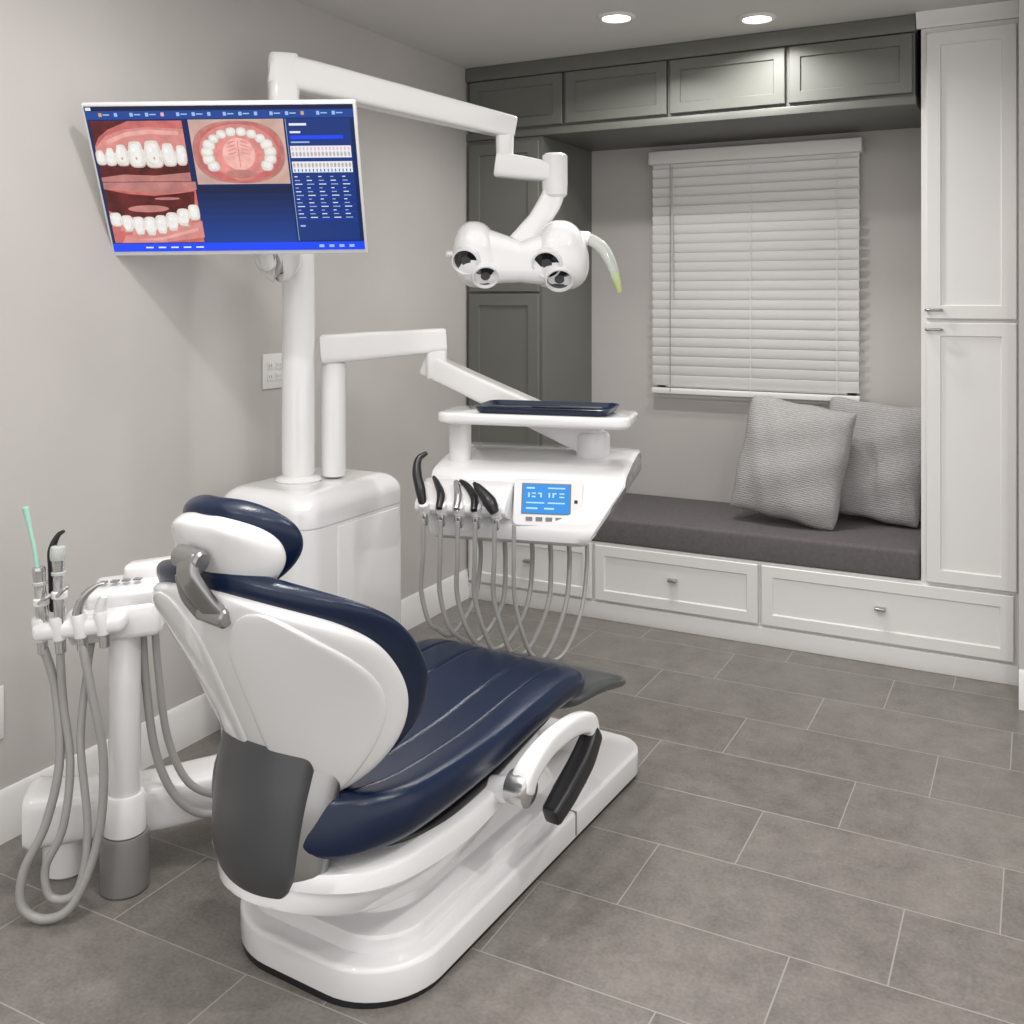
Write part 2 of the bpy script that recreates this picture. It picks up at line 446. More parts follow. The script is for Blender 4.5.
# ---- bench
bn = thing("window_seat_bench", "white shaker built-in window seat bench with wide drawers", "bench", (-1.25, YC + 0.25, 0))
box("body", XL + 0.003, XR - 0.004, YC + 0.001, YB - 0.002, 0.0, 0.345, M_cabw, bn, world=True)
box("plinth", XL + 0.003, XR - 0.004, YC - 0.012, YC, 0.0, 0.075, M_cabw, bn, world=True, bevel=0.003)
for a, b in ((-2.43, -1.79), (-1.775, -1.04), (-1.025, -0.085)):
    d = shaker("drawer", a, b, 0.088, 0.335, YC - 0.02, M_cabw, bn, fr=0.045)
    x = (a + b) / 2; z = 0.222
    box("knob", x - 0.02, x + 0.02, YC - 0.042, YC - 0.013, z - 0.006, z + 0.006, M_nickel, d, bevel=0.004, world=True, label="small brushed nickel bar knob")
cu = plate("bench_cushion", rrect(gx1 + 0.003, -0.413, YC - 0.012, YB - 0.005, 0.02), 0.347, 0.462, M_bench, b=0.018, bot=0.012)
cu["label"] = "dark grey fabric seat cushion on the window bench"; cu["category"] = "cushion"
# ---- white tall cabinet
c = thing("tall_pantry_cabinet", "white painted tall shaker cabinet standing on the bench end", "cabinet", (-0.24, YC + 0.25, 0.345))
cx0, cx1 = -0.408, XR - 0.004
box("body", cx0, cx1, YC + 0.001, YB - 0.002, 0.346, H - 0.001, M_cabw, c, world=True)
d = shaker("door", cx0 + 0.02, cx1 - 0.006, 1.366, 2.47, YC - 0.02, M_cabw, c, fr=0.05)
def pull(dz, par):
    sweep("handle", [(cx0 + 0.022, YC - 0.02, dz), (cx0 + 0.024, YC - 0.042, dz), (cx0 + 0.06, YC - 0.046, dz), (cx0 + 0.074, YC - 0.042, dz), (cx0 + 0.076, YC - 0.02, dz)], 0.0055, M_nickel, par, world=True, sub=4, seg=10, label="brushed nickel pull")
pull(1.40, d)
d = shaker("door", cx0 + 0.02, cx1 - 0.006, 0.35, 1.352, YC - 0.02, M_cabw, c, fr=0.05)
pull(1.325, d)
cr_ = [(YC + 0.001, 2.49), (YC - 0.02, 2.49), (YC - 0.024, 2.505), (YC - 0.04, 2.53), (YC - 0.044, H - 0.001), (YC + 0.001, H - 0.001)]
prism("crown", cr_, 'x', cx0 - 0.015, cx1, M_cabw, c, world=True)

# ---- pillows
def pillow(name, loc, rot, w, h, label, th=0.085, ph=0.0):
    bm = bmesh.new(); n = 40; top = []; bot = []
    for i in range(n + 1):
        for j in range(n + 1):
            u = -1 + 2 * i / n; v = -1 + 2 * j / n
            t = max(0, (1 - abs(u) ** 2.4)) ** 0.48 * max(0, (1 - abs(v) ** 2.4)) ** 0.48
            pin = 1 - 0.03 * (1 - abs(v) ** 2) * abs(u) ** 3 - 0.04 * (abs(u * v)) ** 8
            pin2 = 1 - 0.03 * (1 - abs(u) ** 2) * abs(v) ** 3 - 0.04 * (abs(u * v)) ** 8
            x = u * w / 2 * pin + 0.003 * math.sin(7 * v + ph) * abs(u); z = v * h / 2 * pin2 + 0.003 * math.sin(8 * u + ph) * abs(v)
            sag = 0.009 * math.sin(4 * u + 2 * v + ph) + 0.006 * math.sin(8 * v - 3 * u + ph) + 0.004 * math.sin(13 * u + 5 * v + ph)
            top.append(bm.verts.new((x, -th * t + sag * t - 0.004, z))); bot.append(bm.verts.new((x, th * t + 0.004, z)))
    for i in range(n):
        for j in range(n):
            a = i * (n + 1) + j
            bm.faces.new((top[a], top[a + 1], top[a + n + 2], top[a + n + 1])); bm.faces.new((bot[a], bot[a + n + 1], bot[a + n + 2], bot[a + 1]))
    for i in range(n):
        for a, b in ((i, i + 1), (n * (n + 1) + i, n * (n + 1) + i + 1), (i * (n + 1), (i + 1) * (n + 1)), (i * (n + 1) + n, (i + 1) * (n + 1) + n)):
            bm.faces.new((top[a], top[b], bot[b], bot[a]))
    o = place(name, bm_mesh(bm, name), M_pillow, None, angle=70)
    o.location = loc; o.rotation_euler = rot
    o["label"] = label; o["category"] = "pillow"; o["group"] = "throw pillows on the window seat"
    return o
pillow("throw_pillow", (-0.955, 4.44, 0.737), (math.radians(-13), math.radians(8.5), math.radians(-2)), 0.465, 0.52, "grey ribbed square throw pillow leaning tilted on the bench", 0.10)
pillow("throw_pillow", (-0.648, 4.63, 0.735), (math.radians(-8), math.radians(5), math.radians(-6)), 0.44, 0.515, "grey ribbed throw pillow beside the white tall cabinet", 0.072, 1.7)

# ---- ceiling downlights
for (x, y) in ((-1.47, 3.68), (-0.985, 3.95), (-1.5, 1.6), (0.4, 1.8), (0.2, 0.2), (-1.5, 0.0)):  # only the back pair is in view; the rest are added for room light
    c = thing("recessed_downlight", "round white recessed ceiling light, switched on", "ceiling light", (x, y, H), group="recessed ceiling lights")
    lathe("trim_ring", [(0.054, 0.001), (0.054, -0.004), (0.058, -0.009), (0.070, -0.007), (0.076, -0.001), (0.076, 0.001)], (0, 0, -0.0015), (0, 0, 1), M_trim, c)
    lathe("lens", [(0.052, 0.0), (0.052, -0.004), (0.03, -0.006), (0.001, -0.0065)], (0, 0, -0.002), (0, 0, 1), M_lamp, c)

# ---- outlets
def wallplate(name, y, z, w, h, label, gangs):
    c = thing(name, label, "outlet", (XL, y, z))
    box("cover_plate", XL + 0.0005, XL + 0.006, y - w / 2, y + w / 2, z - h / 2, z + h / 2, M_trim, c, bevel=0.002, world=True)
    for i in range(gangs):
        yy = y + (i - (gangs - 1) / 2) * 0.046
        for s in (-1, 1):
            r = box("receptacle", XL + 0.006, XL + 0.0085, yy - 0.015, yy + 0.015, z + s * 0.02 - 0.014, z + s * 0.02 + 0.014, M_cabw, c, bevel=0.001, world=True)
            for q in (-1, 1):
                box("slot", XL + 0.0084, XL + 0.0088, yy + q * 0.006 - 0.001, yy + q * 0.006 + 0.001, z + s * 0.02 - 0.003, z + s * 0.02 + 0.006, M_black, r, world=True)
wallplate("wall_outlet", 2.81, 1.183, 0.115, 0.125, "white double wall outlet plate on the grey wall", 2)
wallplate("wall_outlet", 1.705, 0.345, 0.075, 0.14, "white wall outlet plate just above the baseboard", 1)

# ------------------------------------------------------------------ dental chair
ch = thing("dental_chair", "navy leather dental patient chair with glossy white shell", "dental chair", (-1.4, 1.6, 0), (0, 0, math.radians(-4)))
ol = rrect(-0.275, 0.265, 0.06, 1.36, [0.10, 0.10, 0.20, 0.17], 12)
ol = [(x * (1 - 0.10 * max(0, (y - 0.3))), y) for x, y in ol]
plate("base_skid", [(p[0] * 0.975, p[1]) for p in ol], 0.0, 0.016, M_black, ch, b=0.002)
plate("base_plate", ol, 0.012, 0.082, M_white, ch, b=0.011, bot=0.004)
rings = []
for (ins, z) in ((0.0, 0.080), (0.0, 0.112), (0.003, 0.119), (0.010, 0.122), (0.044, 0.124), (0.050, 0.128), (0.054, 0.142), (0.07, 0.19), (0.085, 0.26)):
    o2 = rrect(-0.238 + ins, 0.222 - ins, 0.11 + ins * 1.0, 1.10 - ins * 2.4, 0.12, 10)
    rings.append([(x * (1 - 0.10 * max(0, (y - 0.3))), y, z) for x, y in o2])
stack("lift_shroud", rings, M_white, ch, angle=30)
box("base_seam", -0.20, 0.252, 0.86, 0.864, 0.02, 0.0832, M_midgrey, ch)
SEC = [(0.0, 0.0), (0.72, 0.0), (0.79, 0.02), (0.84, 0.10), (0.90, 0.42), (0.925, 0.54), (0.945, 0.57), (0.985, 0.58), (1.0, 0.61), (1.0, 0.90), (0.99, 0.97), (0.965, 1.0), (0.5, 1.0)]
SEC = SEC + [(0.0, 1.0)] + [(-u, h) for u, h in SEC[::-1][:-1]]
channel("under_frame", [(-0.065, 0.240), (0.06, 0.210), (0.28, 0.185), (0.50, 0.215), (0.66, 0.280), (0.82, 0.345)], [(0, 0.200), (0.2, 0.258), (0.5, 0.272), (0.8, 0.25), (1, 0.20)], [(0, 0.070), (0.15, 0.105), (0.35, 0.130), (0.7, 0.10), (1, 0.03)], SEC, M_white, ch, q=8, q1=12)
slab("seat_gap_shade", [(0.06, 0.308), (0.22, 0.290), (0.45, 0.304), (0.66, 0.340), (0.85, 0.360)], [(0, 0.18), (0.2, 0.235), (0.55, 0.245), (1, 0.24)], 0, 0.03, 0.2, M_black, ch, sign=-1, q=12, p=20, label="black slab standing in for the shade under the seat")  # black slab put in as the shade of the gap below the seat
def seatg(s, a, back=False):
    aa = abs(a)
    g = 0.0042 * math.exp(-((aa - 0.68) / 0.013) ** 2) + 0.0036 * math.exp(-((aa - 0.32) / 0.013) ** 2)
    return g * min(1, s * 6) * min(1, (1 - s) * 10)
slab("seat", [(-0.055, 0.335), (0.03, 0.315), (0.20, 0.305), (0.45, 0.325), (0.66, 0.358), (0.82, 0.374), (0.955, 0.362)],
     [(0, 0.185), (0.08, 0.230), (0.2, 0.268), (0.55, 0.274), (1, 0.266)], 0, [(0, 0.125), (0.2, 0.122), (0.7, 0.090), (1, 0.075)],
     [(0, 0.5), (0.3, 0.50), (0.7, 0.25), (1, 0.05)], M_navy, ch, sign=-1, groove=seatg, q=20, q0=12, p=14, ns=60, na=190, unif=True)
slab("foot_plate", [(0.82, 0.345), (1.0, 0.345), (1.20, 0.305)], [(0, 0.22), (0.5, 0.225), (1, 0.17)], 0, [(0, 0.05), (0.6, 0.050), (1, 0.032)], 0.0, M_foot, ch, sign=-1, q=8, p=12, cx=[(0, 0.03), (0.5, 0.045), (1, 0.092)], label="grey metallic foot plate")
# backrest
KC = [(0, 1.75), (0.4, 1.6), (0.75, 1.15), (1, 0.75)]
bp_ = [(0.035, 0.40), (-0.025, 0.515), (-0.085, 0.64), (-0.145, 0.77), (-0.19, 0.885)]
slab("back_shell", bp_, [(0, 0.19), (0.15, 0.245), (0.4, 0.292), (0.65, 0.300), (0.85, 0.286), (1, 0.25)], 0, 0.04, KC, M_white, ch, q=4.0, q0=5, p=16, ns=70, na=80)
for sg in (1, -1):
    slab("back_panel", [(0.022, 0.425), (-0.025, 0.515), (-0.085, 0.64), (-0.145, 0.77), (-0.18, 0.858)], [(0, 0.085), (0.4, 0.122), (0.7, 0.122), (1, 0.10)], -0.0045, 0.012, KC, M_white, ch, q=3.2, p=24, ns=50, na=50, cx=[(0, 0.105 * sg), (0.5, 0.152 * sg), (1, 0.125 * sg)])
bpc = [(0.045, 0.385), (-0.025, 0.515), (-0.085, 0.64), (-0.145, 0.77), (-0.202, 0.912)]
slab("backrest", bpc, [(0, 0.20), (0.15, 0.258), (0.4, 0.306), (0.65, 0.318), (0.85, 0.310), (1, 0.270)], 0.020, [(0, 0.07), (0.5, 0.078), (1, 0.052)], KC, M_navy, ch, q=4.0, p=6, ns=70, na=70)
# hinge cover
slab("hinge_cover", [(-0.045, 0.245), (-0.065, 0.32), (-0.057, 0.43), (-0.030, 0.550)], [(0, 0.110), (0.25, 0.124), (1, 0.142)], -0.012, 0.030, [(0, 2.2), (1, 2.4)], M_grey, ch, q=40, q0=18, p=40, cx=-0.022, endp=40, label="grey plastic hinge cover")
slab("hinge_trim", [(-0.030, 0.232), (-0.052, 0.30), (-0.044, 0.42), (-0.018, 0.528)], [(0, 0.138), (0.3, 0.150), (1, 0.158)], -0.006, 0.035, [(0, 2.2), (1, 2.4)], M_nickel, ch, q=30, q0=14, p=30, cx=-0.004, endp=30, label="metallic grey trim beside the hinge cover")
# headrest
hp = [(-0.133, 0.852), (-0.172, 0.935), (-0.207, 1.022)]
slab("headrest_shell", hp, [(0, 0.120), (0.5, 0.142), (1, 0.126)], 0, 0.05, 2.2, M_white, ch, q=2.7, p=9, endp=10, ns=50, na=50)
hpc = [(-0.13, 0.845), (-0.172, 0.935), (-0.211, 1.036)]
slab("headrest", hpc, [(0, 0.12), (0.5, 0.152), (1, 0.136)], 0.034, 0.062, 2.0, M_navy, ch, q=2.8, p=5, endp=8, ns=50, na=50)
sweep("headrest_bracket", [(0.040, -0.172, 0.845), (0.030, -0.203, 0.885), (0.014, -0.224, 0.93), (0.004, -0.214, 0.965)], [(0.026, 0.012), (0.024, 0.011), (0.024, 0.011), (0.024, 0.012)], M_nickel, ch, ex=0.5, up=(0, 1, 0), seg=24, label="brushed metal headrest bracket")
sweep("bracket_rod", [(0.0, -0.18, 0.84), (-0.012, -0.208, 0.885), (-0.018, -0.218, 0.93)], [(0.010, 0.009)] * 3, M_midgrey, ch)
lathe("headrest_pivot", [(0.016, -0.034), (0.021, -0.03), (0.021, 0.03), (0.016, 0.034)], (0.0, -0.208, 0.958), (1, 0, -0.1), M_nickel, ch)
lathe("bracket_pivot", [(0.014, -0.034), (0.019, -0.03), (0.019, 0.03), (0.014, 0.034)], (0.032, -0.178, 0.85), (1, 0, -0.1), M_nickel, ch)
# armrest
ar = sweep("armrest", [(0.325, 0.455, 0.325), (0.33, 0.48, 0.365), (0.338, 0.56, 0.398), (0.345, 0.66, 0.405), (0.35, 0.735, 0.388), (0.35, 0.755, 0.35)], [(0.026, 0.028), (0.026, 0.026), (0.026, 0.020), (0.026, 0.018), (0.026, 0.018), (0.022, 0.02)], M_white, ch, ex=0.5, up=(1, 0, 0.01), seg=24)
lathe("pivot_cap", [(0.036, -0.03), (0.040, 0.0), (0.038, 0.018), (0.03, 0.024), (0.002, 0.026)], (0.325, 0.462, 0.33), (1, 0, 0), M_silver, ar, label="polished metal pivot cap")
sweep("arm_pad", [(0.352, 0.545, 0.235), (0.354, 0.61, 0.265), (0.355, 0.70, 0.31), (0.352, 0.765, 0.358)], [(0.024, 0.022), (0.026, 0.026), (0.026, 0.026), (0.024, 0.022)], M_black, ar, ex=0.38, up=(1, 0, 0.01), seg=28, label="black padded armrest grip")
sweep("armrest_mount", [(0.20, 0.46, 0.30), (0.31, 0.462, 0.325)], 0.03, M_white, ch, sub=1)

# ------------------------------------------------------------------ assistant instrument stand
rz = math.radians(27.7)
st = thing("assistant_instrument_stand", "white post stand holding suction hoses beside the chair", "dental suction stand", (-1.99, 1.744, 0), (0, 0, rz))
lathe("foot", [(0.052, 0.0), (0.057, 0.004), (0.057, 0.13), (0.054, 0.138), (0.02, 0.138)], (0, 0, 0), (0, 0, 1), M_midgrey, st)
lathe("collar", [(0.045, 0.138), (0.05, 0.142), (0.05, 0.225), (0.044, 0.235), (0.02, 0.235)], (0, 0, 0), (0, 0, 1), M_whitem, st)
lathe("post", [(0.038, 0.23), (0.038, 0.63), (0.03, 0.64)], (0, 0, 0), (0, 0, 1), M_whitem, st)
sweep("floor_arm", [(-0.27, 0.06, 0.15), (-0.14, 0.09, 0.15), (0.02, 0.13, 0.15), (0.22, 0.24, 0.15), (0.42, 0.30, 0.15)], [(0.075, 0.07)] + [(0.07, 0.06)] * 4, M_whitem, st, ex=0.4, up=(0, 0, 1), seg=28)
sweep("floor_arm_link", [(0, 0.02, 0.18), (0, 0.12, 0.15)], 0.03, M_whitem, st, sub=1)
lathe("floor_pad", [(0.05, 0.0), (0.055, 0.005), (0.055, 0.09)], (-0.18, 0.08, 0.0), (0, 0, 1), M_whitem, st)
box("holder_block", -0.125, 0.090, -0.05, 0.06, 0.618, 0.705, M_white, st, bevel=0.016, rot=(0, -0.10, 0.1))
box("control_module", -0.085, 0.090, -0.045, 0.075, 0.695, 0.748, M_white, st, bevel=0.014, rot=(0.15, -0.10, 0.1))
box("rear_module", -0.015, 0.105, 0.02, 0.09, 0.735, 0.79, M_white, st, bevel=0.014, rot=(0, -0.1, 0.1))
box("holder_rail", -0.180, 0.03, -0.110, -0.035, 0.648, 0.690, M_white, st, bevel=0.014, rot=(0, -0.08, 0.12))
for i in range(4):
    box("button", -0.06 + i * 0.028, -0.042 + i * 0.028, -0.012, 0.006, 0.748 + i * 0.0028, 0.752 + i * 0.0028, M_midgrey, st, bevel=0.0015)
for i, (x, y, z) in enumerate(((-0.16, -0.092, 0.635), (-0.115, -0.098, 0.640), (-0.065, -0.095, 0.645), (-0.015, -0.088, 0.65))):
    lathe("holder_cup", [(0.012, 0), (0.0165, 0.004), (0.0175, 0.055), (0.0155, 0.06), (0.013, 0.06)], (x, y, z), (-0.1, -0.1, 1), M_whitem, st, seg=20)
    lathe("hose_collar", [(0.010, -0.03), (0.0125, -0.028), (0.0125, 0.0), (0.010, 0.002)], (x, y, z), (-0.05, -0.05, 1), M_silver, st, seg=20)
def valve(x, y, z, dx, s=1.0):
    h = sweep("suction_handpiece", [(x, y, z), (x + dx * 0.35, y - 0.003, z + 0.07 * s), (x + dx * 0.7, y - 0.005, z + 0.125 * s), (x + dx, y - 0.006, z + 0.175 * s)], [0.011, 0.0145, 0.0125, 0.0155], M_silver, st, label="silver suction handpiece")
    lathe("valve_ring", [(0.015, -0.008), (0.0185, -0.005), (0.0185, 0.008), (0.015, 0.011)], (x + dx * 0.45, y - 0.004, z + 0.09 * s), (dx * 3, 0, 1), M_whitem, h, seg=20)
    lathe("valve_ring", [(0.013, -0.005), (0.0168, -0.003), (0.0168, 0.003), (0.013, 0.005)], (x + dx * 0.75, y - 0.005, z + 0.135 * s), (dx * 3, 0, 1), M_clear, h, seg=20)
    sweep("lever", [(x + dx * 0.45, y - 0.018, z + 0.09 * s), (x + dx * 0.3 + 0.018, y - 0.03, z + 0.105 * s), (x + 0.03, y - 0.03, z + 0.115 * s)], [0.005, 0.005, 0.006], M_silver, h, seg=8)
valve(-0.155, -0.094, 0.64, -0.010)
valve(-0.112, -0.100, 0.645, -0.004, 1.15)
sweep("saliva_ejector", [(-0.166, -0.099, 0.80), (-0.174, -0.099, 0.85), (-0.186, -0.099, 0.905), (-0.197, -0.099, 0.955)], [0.0065, 0.0052, 0.0052, 0.0085], M_mint, st, label="pale mint green saliva ejector tip")
sweep("suction_tip", [(-0.117, -0.106, 0.83), (-0.116, -0.106, 0.865)], [0.018, 0.018], M_clear, st, sub=1, label="clear suction nozzle")
sweep("syringe_handpiece", [(-0.067, -0.098, 0.65), (-0.072, -0.102, 0.70), (-0.055, -0.108, 0.745), (-0.025, -0.111, 0.772), (-0.005, -0.111, 0.778)], [0.011, 0.0135, 0.010, 0.006, 0.004], M_silver, st, label="curved silver syringe handpiece")
sweep("curing_wand", [(-0.017, -0.091, 0.655), (-0.02, -0.094, 0.71), (-0.012, -0.099, 0.745)], [0.012, 0.015, 0.010], M_whitem, st, label="white curing wand")
sweep("syringe_nozzle", [(-0.140, -0.07, 0.70), (-0.143, -0.07, 0.80), (-0.147, -0.07, 0.845), (-0.133, -0.07, 0.88), (-0.117, -0.07, 0.892)], [0.013, 0.013, 0.010, 0.006, 0.004], M_black, st, label="black syringe nozzle")
def hose(pts, r, par, **k): return sweep("hose", pts, r, M_hose, par, sub=8, seg=12, **k)
hose([(-0.161, -0.093, 0.635), (-0.132, -0.085, 0.52), (-0.115, -0.10, 0.36), (-0.138, -0.12, 0.22), (-0.180, -0.14, 0.12), (-0.180, -0.15, 0.045), (-0.128, -0.15, 0.014), (-0.065, -0.14, 0.045), (-0.020, -0.11, 0.18), (-0.012, -0.10, 0.36), (-0.040, -0.10, 0.52), (-0.066, -0.096, 0.64)], 0.0105, st)
hose([(-0.116, -0.098, 0.64), (-0.112, -0.09, 0.5), (-0.09, -0.10, 0.35), (-0.098, -0.12, 0.21), (-0.135, -0.13, 0.12), (-0.118, -0.135, 0.055), (-0.06, -0.13, 0.07), (-0.045, -0.11, 0.20), (-0.070, -0.09, 0.40), (-0.07, -0.05, 0.56), (-0.07, -0.02, 0.63)], 0.0095, st)
hose([(0.035, 0.02, 0.64), (0.04, 0.03, 0.5), (0.06, 0.04, 0.32), (0.10, 0.06, 0.20), (0.16, 0.09, 0.135), (0.23, 0.12, 0.14), (0.30, 0.18, 0.18)], 0.0105, st)
hose([(0.062, 0.03, 0.64), (0.07, 0.04, 0.5), (0.085, 0.06, 0.34), (0.13, 0.08, 0.22), (0.2, 0.12, 0.17), (0.28, 0.16, 0.19)], 0.0095, st)

# ------------------------------------------------------------------ dental unit cabinet with poles
un = thing("dental_unit_cabinet", "glossy white dental unit cabinet carrying a pole against the wall", "dental cabinet", (-2.18, 2.7, 0))
ux0, ux1, uy0, uy1 = -2.37, -1.99, 2.43, 2.97
o2 = rrect(ux0, ux1, uy0, uy1, [0.03, 0.03, 0.06, 0.08], 12)
rings = [[(x, y, 0.0) for x, y in o2]]
rings.append([(x, y, 0.725) for x, y in o2]); rings.append([(p[0], p[1], 0.7255) for p in scaled(o2, 0.005, 0)]); rings.append([(p[0], p[1], 0.7295) for p in scaled(o2, 0.005, 0)]); rings.append([(p[0], p[1], 0.730) for p in scaled(o2, 0.0, 0)])
rings.append([(x, y, 0.770) for x, y in o2])
for i in range(1, 8):
    a = math.radians(90 * i / 7)
    rings.append([(p[0], p[1], 0.770 + 0.065 * math.sin(a)) for p in scaled(o2, 0.065 * (1 - math.cos(a)), 0)])
stack("body", rings, M_white, un, True)
box("door", ux1 - 0.01, ux1 + 0.002, uy0 + 0.16, uy1 - 0.035, 0.06, 0.715, M_white, un, bevel=0.0015, world=True)
sweep("support_pole", [(-2.2, 2.65, 0.836), (-2.2, 2.65, 1.2), (-2.2, 2.65, 1.55), (-2.215, 2.643, 1.70), (-2.243, 2.628, 1.85), (-2.245, 2.627, 1.93)], 0.055, M_whitem, un, world=True, seg=28, sub=6)
lathe("pole_flange", [(0.075, 0), (0.078, 0.006), (0.068, 0.016), (0.056, 0.02)], (-2.2, 2.65, 0.834), (0, 0, 1), M_whitem, un, world=True)
sweep("monitor_arm", [(-2.2, 2.65, 1.60), (-2.13, 2.49, 1.555), (-2.15, 2.43, 1.558), (-2.125, 2.37, 1.68), (-2.11, 2.32, 1.80), (-2.10, 2.29, 1.85)], [(0.035, 0.03), (0.055, 0.026), (0.055, 0.024), (0.03, 0.025), (0.03, 0.025), (0.03, 0.02)], M_whitem, un, world=True, ex=0.6, up=(0.46, 0.88, 0.2), seg=24)

# ------------------------------------------------------------------ monitor
MW, MH = 0.764, 0.470
mo = thing("dental_monitor", "thin white flat monitor on a pole showing dental photographs", "monitor", (-2.070, 2.189, 1.783), (math.radians(28), math.radians(-0.6), rz))
def scr():
    x0, x1, z0, z1 = -MW / 2, MW / 2, -MH / 2, MH / 2
    box("housing", x0, x1, 0.0, 0.022, z0, z1, M_white, mo, bevel=0.005)
    box("rear_cover", -0.16, 0.16, 0.02, 0.05, -0.14, 0.12, M_whitem, mo, bevel=0.012)
    b = 0.008
    sx0, sx1, sz0, sz1 = x0 + b, x1 - b, z0 + 0.016, z1 - b
    W = sx1 - sx0; Hh = sz1 - sz0
    X = lambda u: sx0 + u * W
    Z = lambda v: sz1 - v * Hh
    E = lambda n, c, s=1.0, **k: emis("screen_" + n, c, s, **k)
    dark = E("navy", (0.003, 0.018, 0.095)); darker = E("deep_navy", (0.002, 0.008, 0.05)); blue = E("blue", (0.008, 0.06, 0.85), 1.1)
    bar = E("toolbar", (0.010, 0.06, 0.30)); lt = E("pale_blue", (0.35, 0.5, 0.8)); wh = E("white", (0.8, 0.85, 0.95))
    gum = E("gum", (0.58, 0.15, 0.14), noise=0.22, nscale=28); gum2 = E("light_gum", (0.80, 0.40, 0.36), noise=0.14, nscale=35); dr = E("deep_red", (0.10, 0.012, 0.012), noise=0.5, nscale=30); lip = E("lip", (0.50, 0.20, 0.18), noise=0.2, nscale=30)
    gum3 = E("mid_gum", (0.68, 0.26, 0.24), noise=0.14, nscale=40)
    tooth = E("tooth", (0.78, 0.73, 0.67), noise=0.12, nscale=60); tooth2 = E("tooth_shade", (0.55, 0.45, 0.39), noise=0.15, nscale=60); tooth3 = E("tooth_light", (0.87, 0.85, 0.82), noise=0.06, nscale=60); glint = E("tooth_glint", (1.0, 1.0, 1.0)); skin = E("skin", (0.60, 0.40, 0.34), noise=0.15, nscale=20); tongue = E("tongue", (0.72, 0.26, 0.24), noise=0.2, nscale=40)
    palate = E("palate", (0.85, 0.45, 0.40), noise=0.15, nscale=50)
    mid = E("mid_blue", (0.008, 0.035, 0.20)); pink = E("pink", (0.9, 0.45, 0.45)); org = E("orange", (0.62, 0.38, 0.2))
    s = Flat(); s.rect(sx0, sx1, sz0, sz1, dark, -0.0012)
    screen = s.done("screen", mo, label="glowing blue display showing dental records")
    def par(fl, name, **k): return fl.done(name, screen, **k)
    y1, y2, y3, y4, y5, y6 = -0.0018, -0.0023, -0.0028, -0.0036, -0.0044, -0.0050
    f = Flat()
    f.rect(X(0), X(1), Z(0.085), Z(0), bar, y1); f.rect(X(0), X(1), Z(0.03), Z(0), darker, y2)
    f.rect(X(0.005), X(0.025), Z(0.026), Z(0.006), wh, y3)
    for i in range(16):
        u = 0.05 + i * 0.058
        f.rect(X(u), X(u + 0.012), Z(0.066), Z(0.042), org if i in (0, 13) else (pink if i == 4 else lt), y3)
        if i % 3 != 1: f.rect(X(u + 0.016), X(u + 0.04), Z(0.058), Z(0.05), lt, y3)
    f.rect(X(0), X(1), Z(1), Z(0.94), blue, y1)
    for i in range(5): f.rect(X(0.13 + i * 0.05), X(0.16 + i * 0.05), Z(0.975), Z(0.965), wh, y3)
    for i in range(4): f.rect(X(0.82 + i * 0.04), X(0.84 + i * 0.04), Z(0.98), Z(0.96), lt, y3)
    for i in range(8):
        c_ = E("gradient_blue", (0.004 + 0.0005 * i, 0.012 + 0.005 * i, 0.06 + 0.030 * i)); v = 0.54 + i * 0.05
        f.rect(X(0.365), X(0.735), Z(v + 0.05), Z(v), c_, y1 - 0.0001)
    par(f, "toolbar")
    def toothshape(f, u, v, ru, rv, yb, flip=1):
        f.ell(X(u), Z(v), W * ru * 1.12, Hh * rv * 1.03, tooth2, yb, pw=0.6)
        f.ell(X(u), Z(v - 0.003), W * ru * 1.03, Hh * rv * 0.96, tooth, yb - 0.0003, pw=0.62)
        f.ell(X(u - ru * 0.05), Z(v - 0.006), W * ru * 0.68, Hh * rv * 0.74, tooth3, yb - 0.0006, pw=0.8)
        f.ell(X(u - ru * 0.25), Z(v - rv * 0.35 * flip), W * ru * 0.12, Hh * rv * 0.16, glint, yb - 0.0009, n=10)
    def gumscallop(f, teeth, up, m, yb):
        for i in range(len(teeth) - 1):
            (u0, ru0, rv0, v0), (u1, ru1, rv1, v1) = teeth[i], teeth[i + 1]
            um = (u0 + ru0 + u1 - ru1) / 2; vm = (v0 + v1) / 2; rv = (rv0 + rv1) / 2
            sg = -1 if up else 1
            f.poly([(X(um - 0.012), Z(vm + sg * rv * 1.15)), (X(um + 0.012), Z(vm + sg * rv * 1.15)), (X(um + 0.002), Z(vm + sg * rv * 0.35)), (X(um - 0.002), Z(vm + sg * rv * 0.35))], m, yb)
    f = Flat(); a0, a1, b0, b1 = 0.012, 0.355, 0.095, 0.50
    f.rect(X(a0), X(a1), Z(b1), Z(b0), gum, y1)
    f.poly([(X(a0), Z(b0)), (X(a0 + .14), Z(b0)), (X(a0 + .06), Z(0.15)), (X(a0 + .02), Z(0.20)), (X(a0), Z(0.26))], dr, y2)
    f.poly([(X(a0), Z(0.33)), (X(a0), Z(0.27)), (X(0.06), Z(0.19)), (X(0.13), Z(0.15)), (X(0.22), Z(0.135)), (X(a1), Z(0.15)), (X(a1), Z(0.33))], gum3, y2)
    f.poly([(X(0.06), Z(0.22)), (X(0.13), Z(0.17)), (X(0.22), Z(0.15)), (X(a1 - .02), Z(0.165)), (X(a1 - .02), Z(0.19)), (X(0.22), Z(0.18)), (X(0.13), Z(0.20)), (X(0.06), Z(0.25))], gum2, y3)
    f.poly([(X(a0), Z(0.37)), (X(a1), Z(0.36)), (X(a1), Z(b1)), (X(a0), Z(b1))], dr, y3)
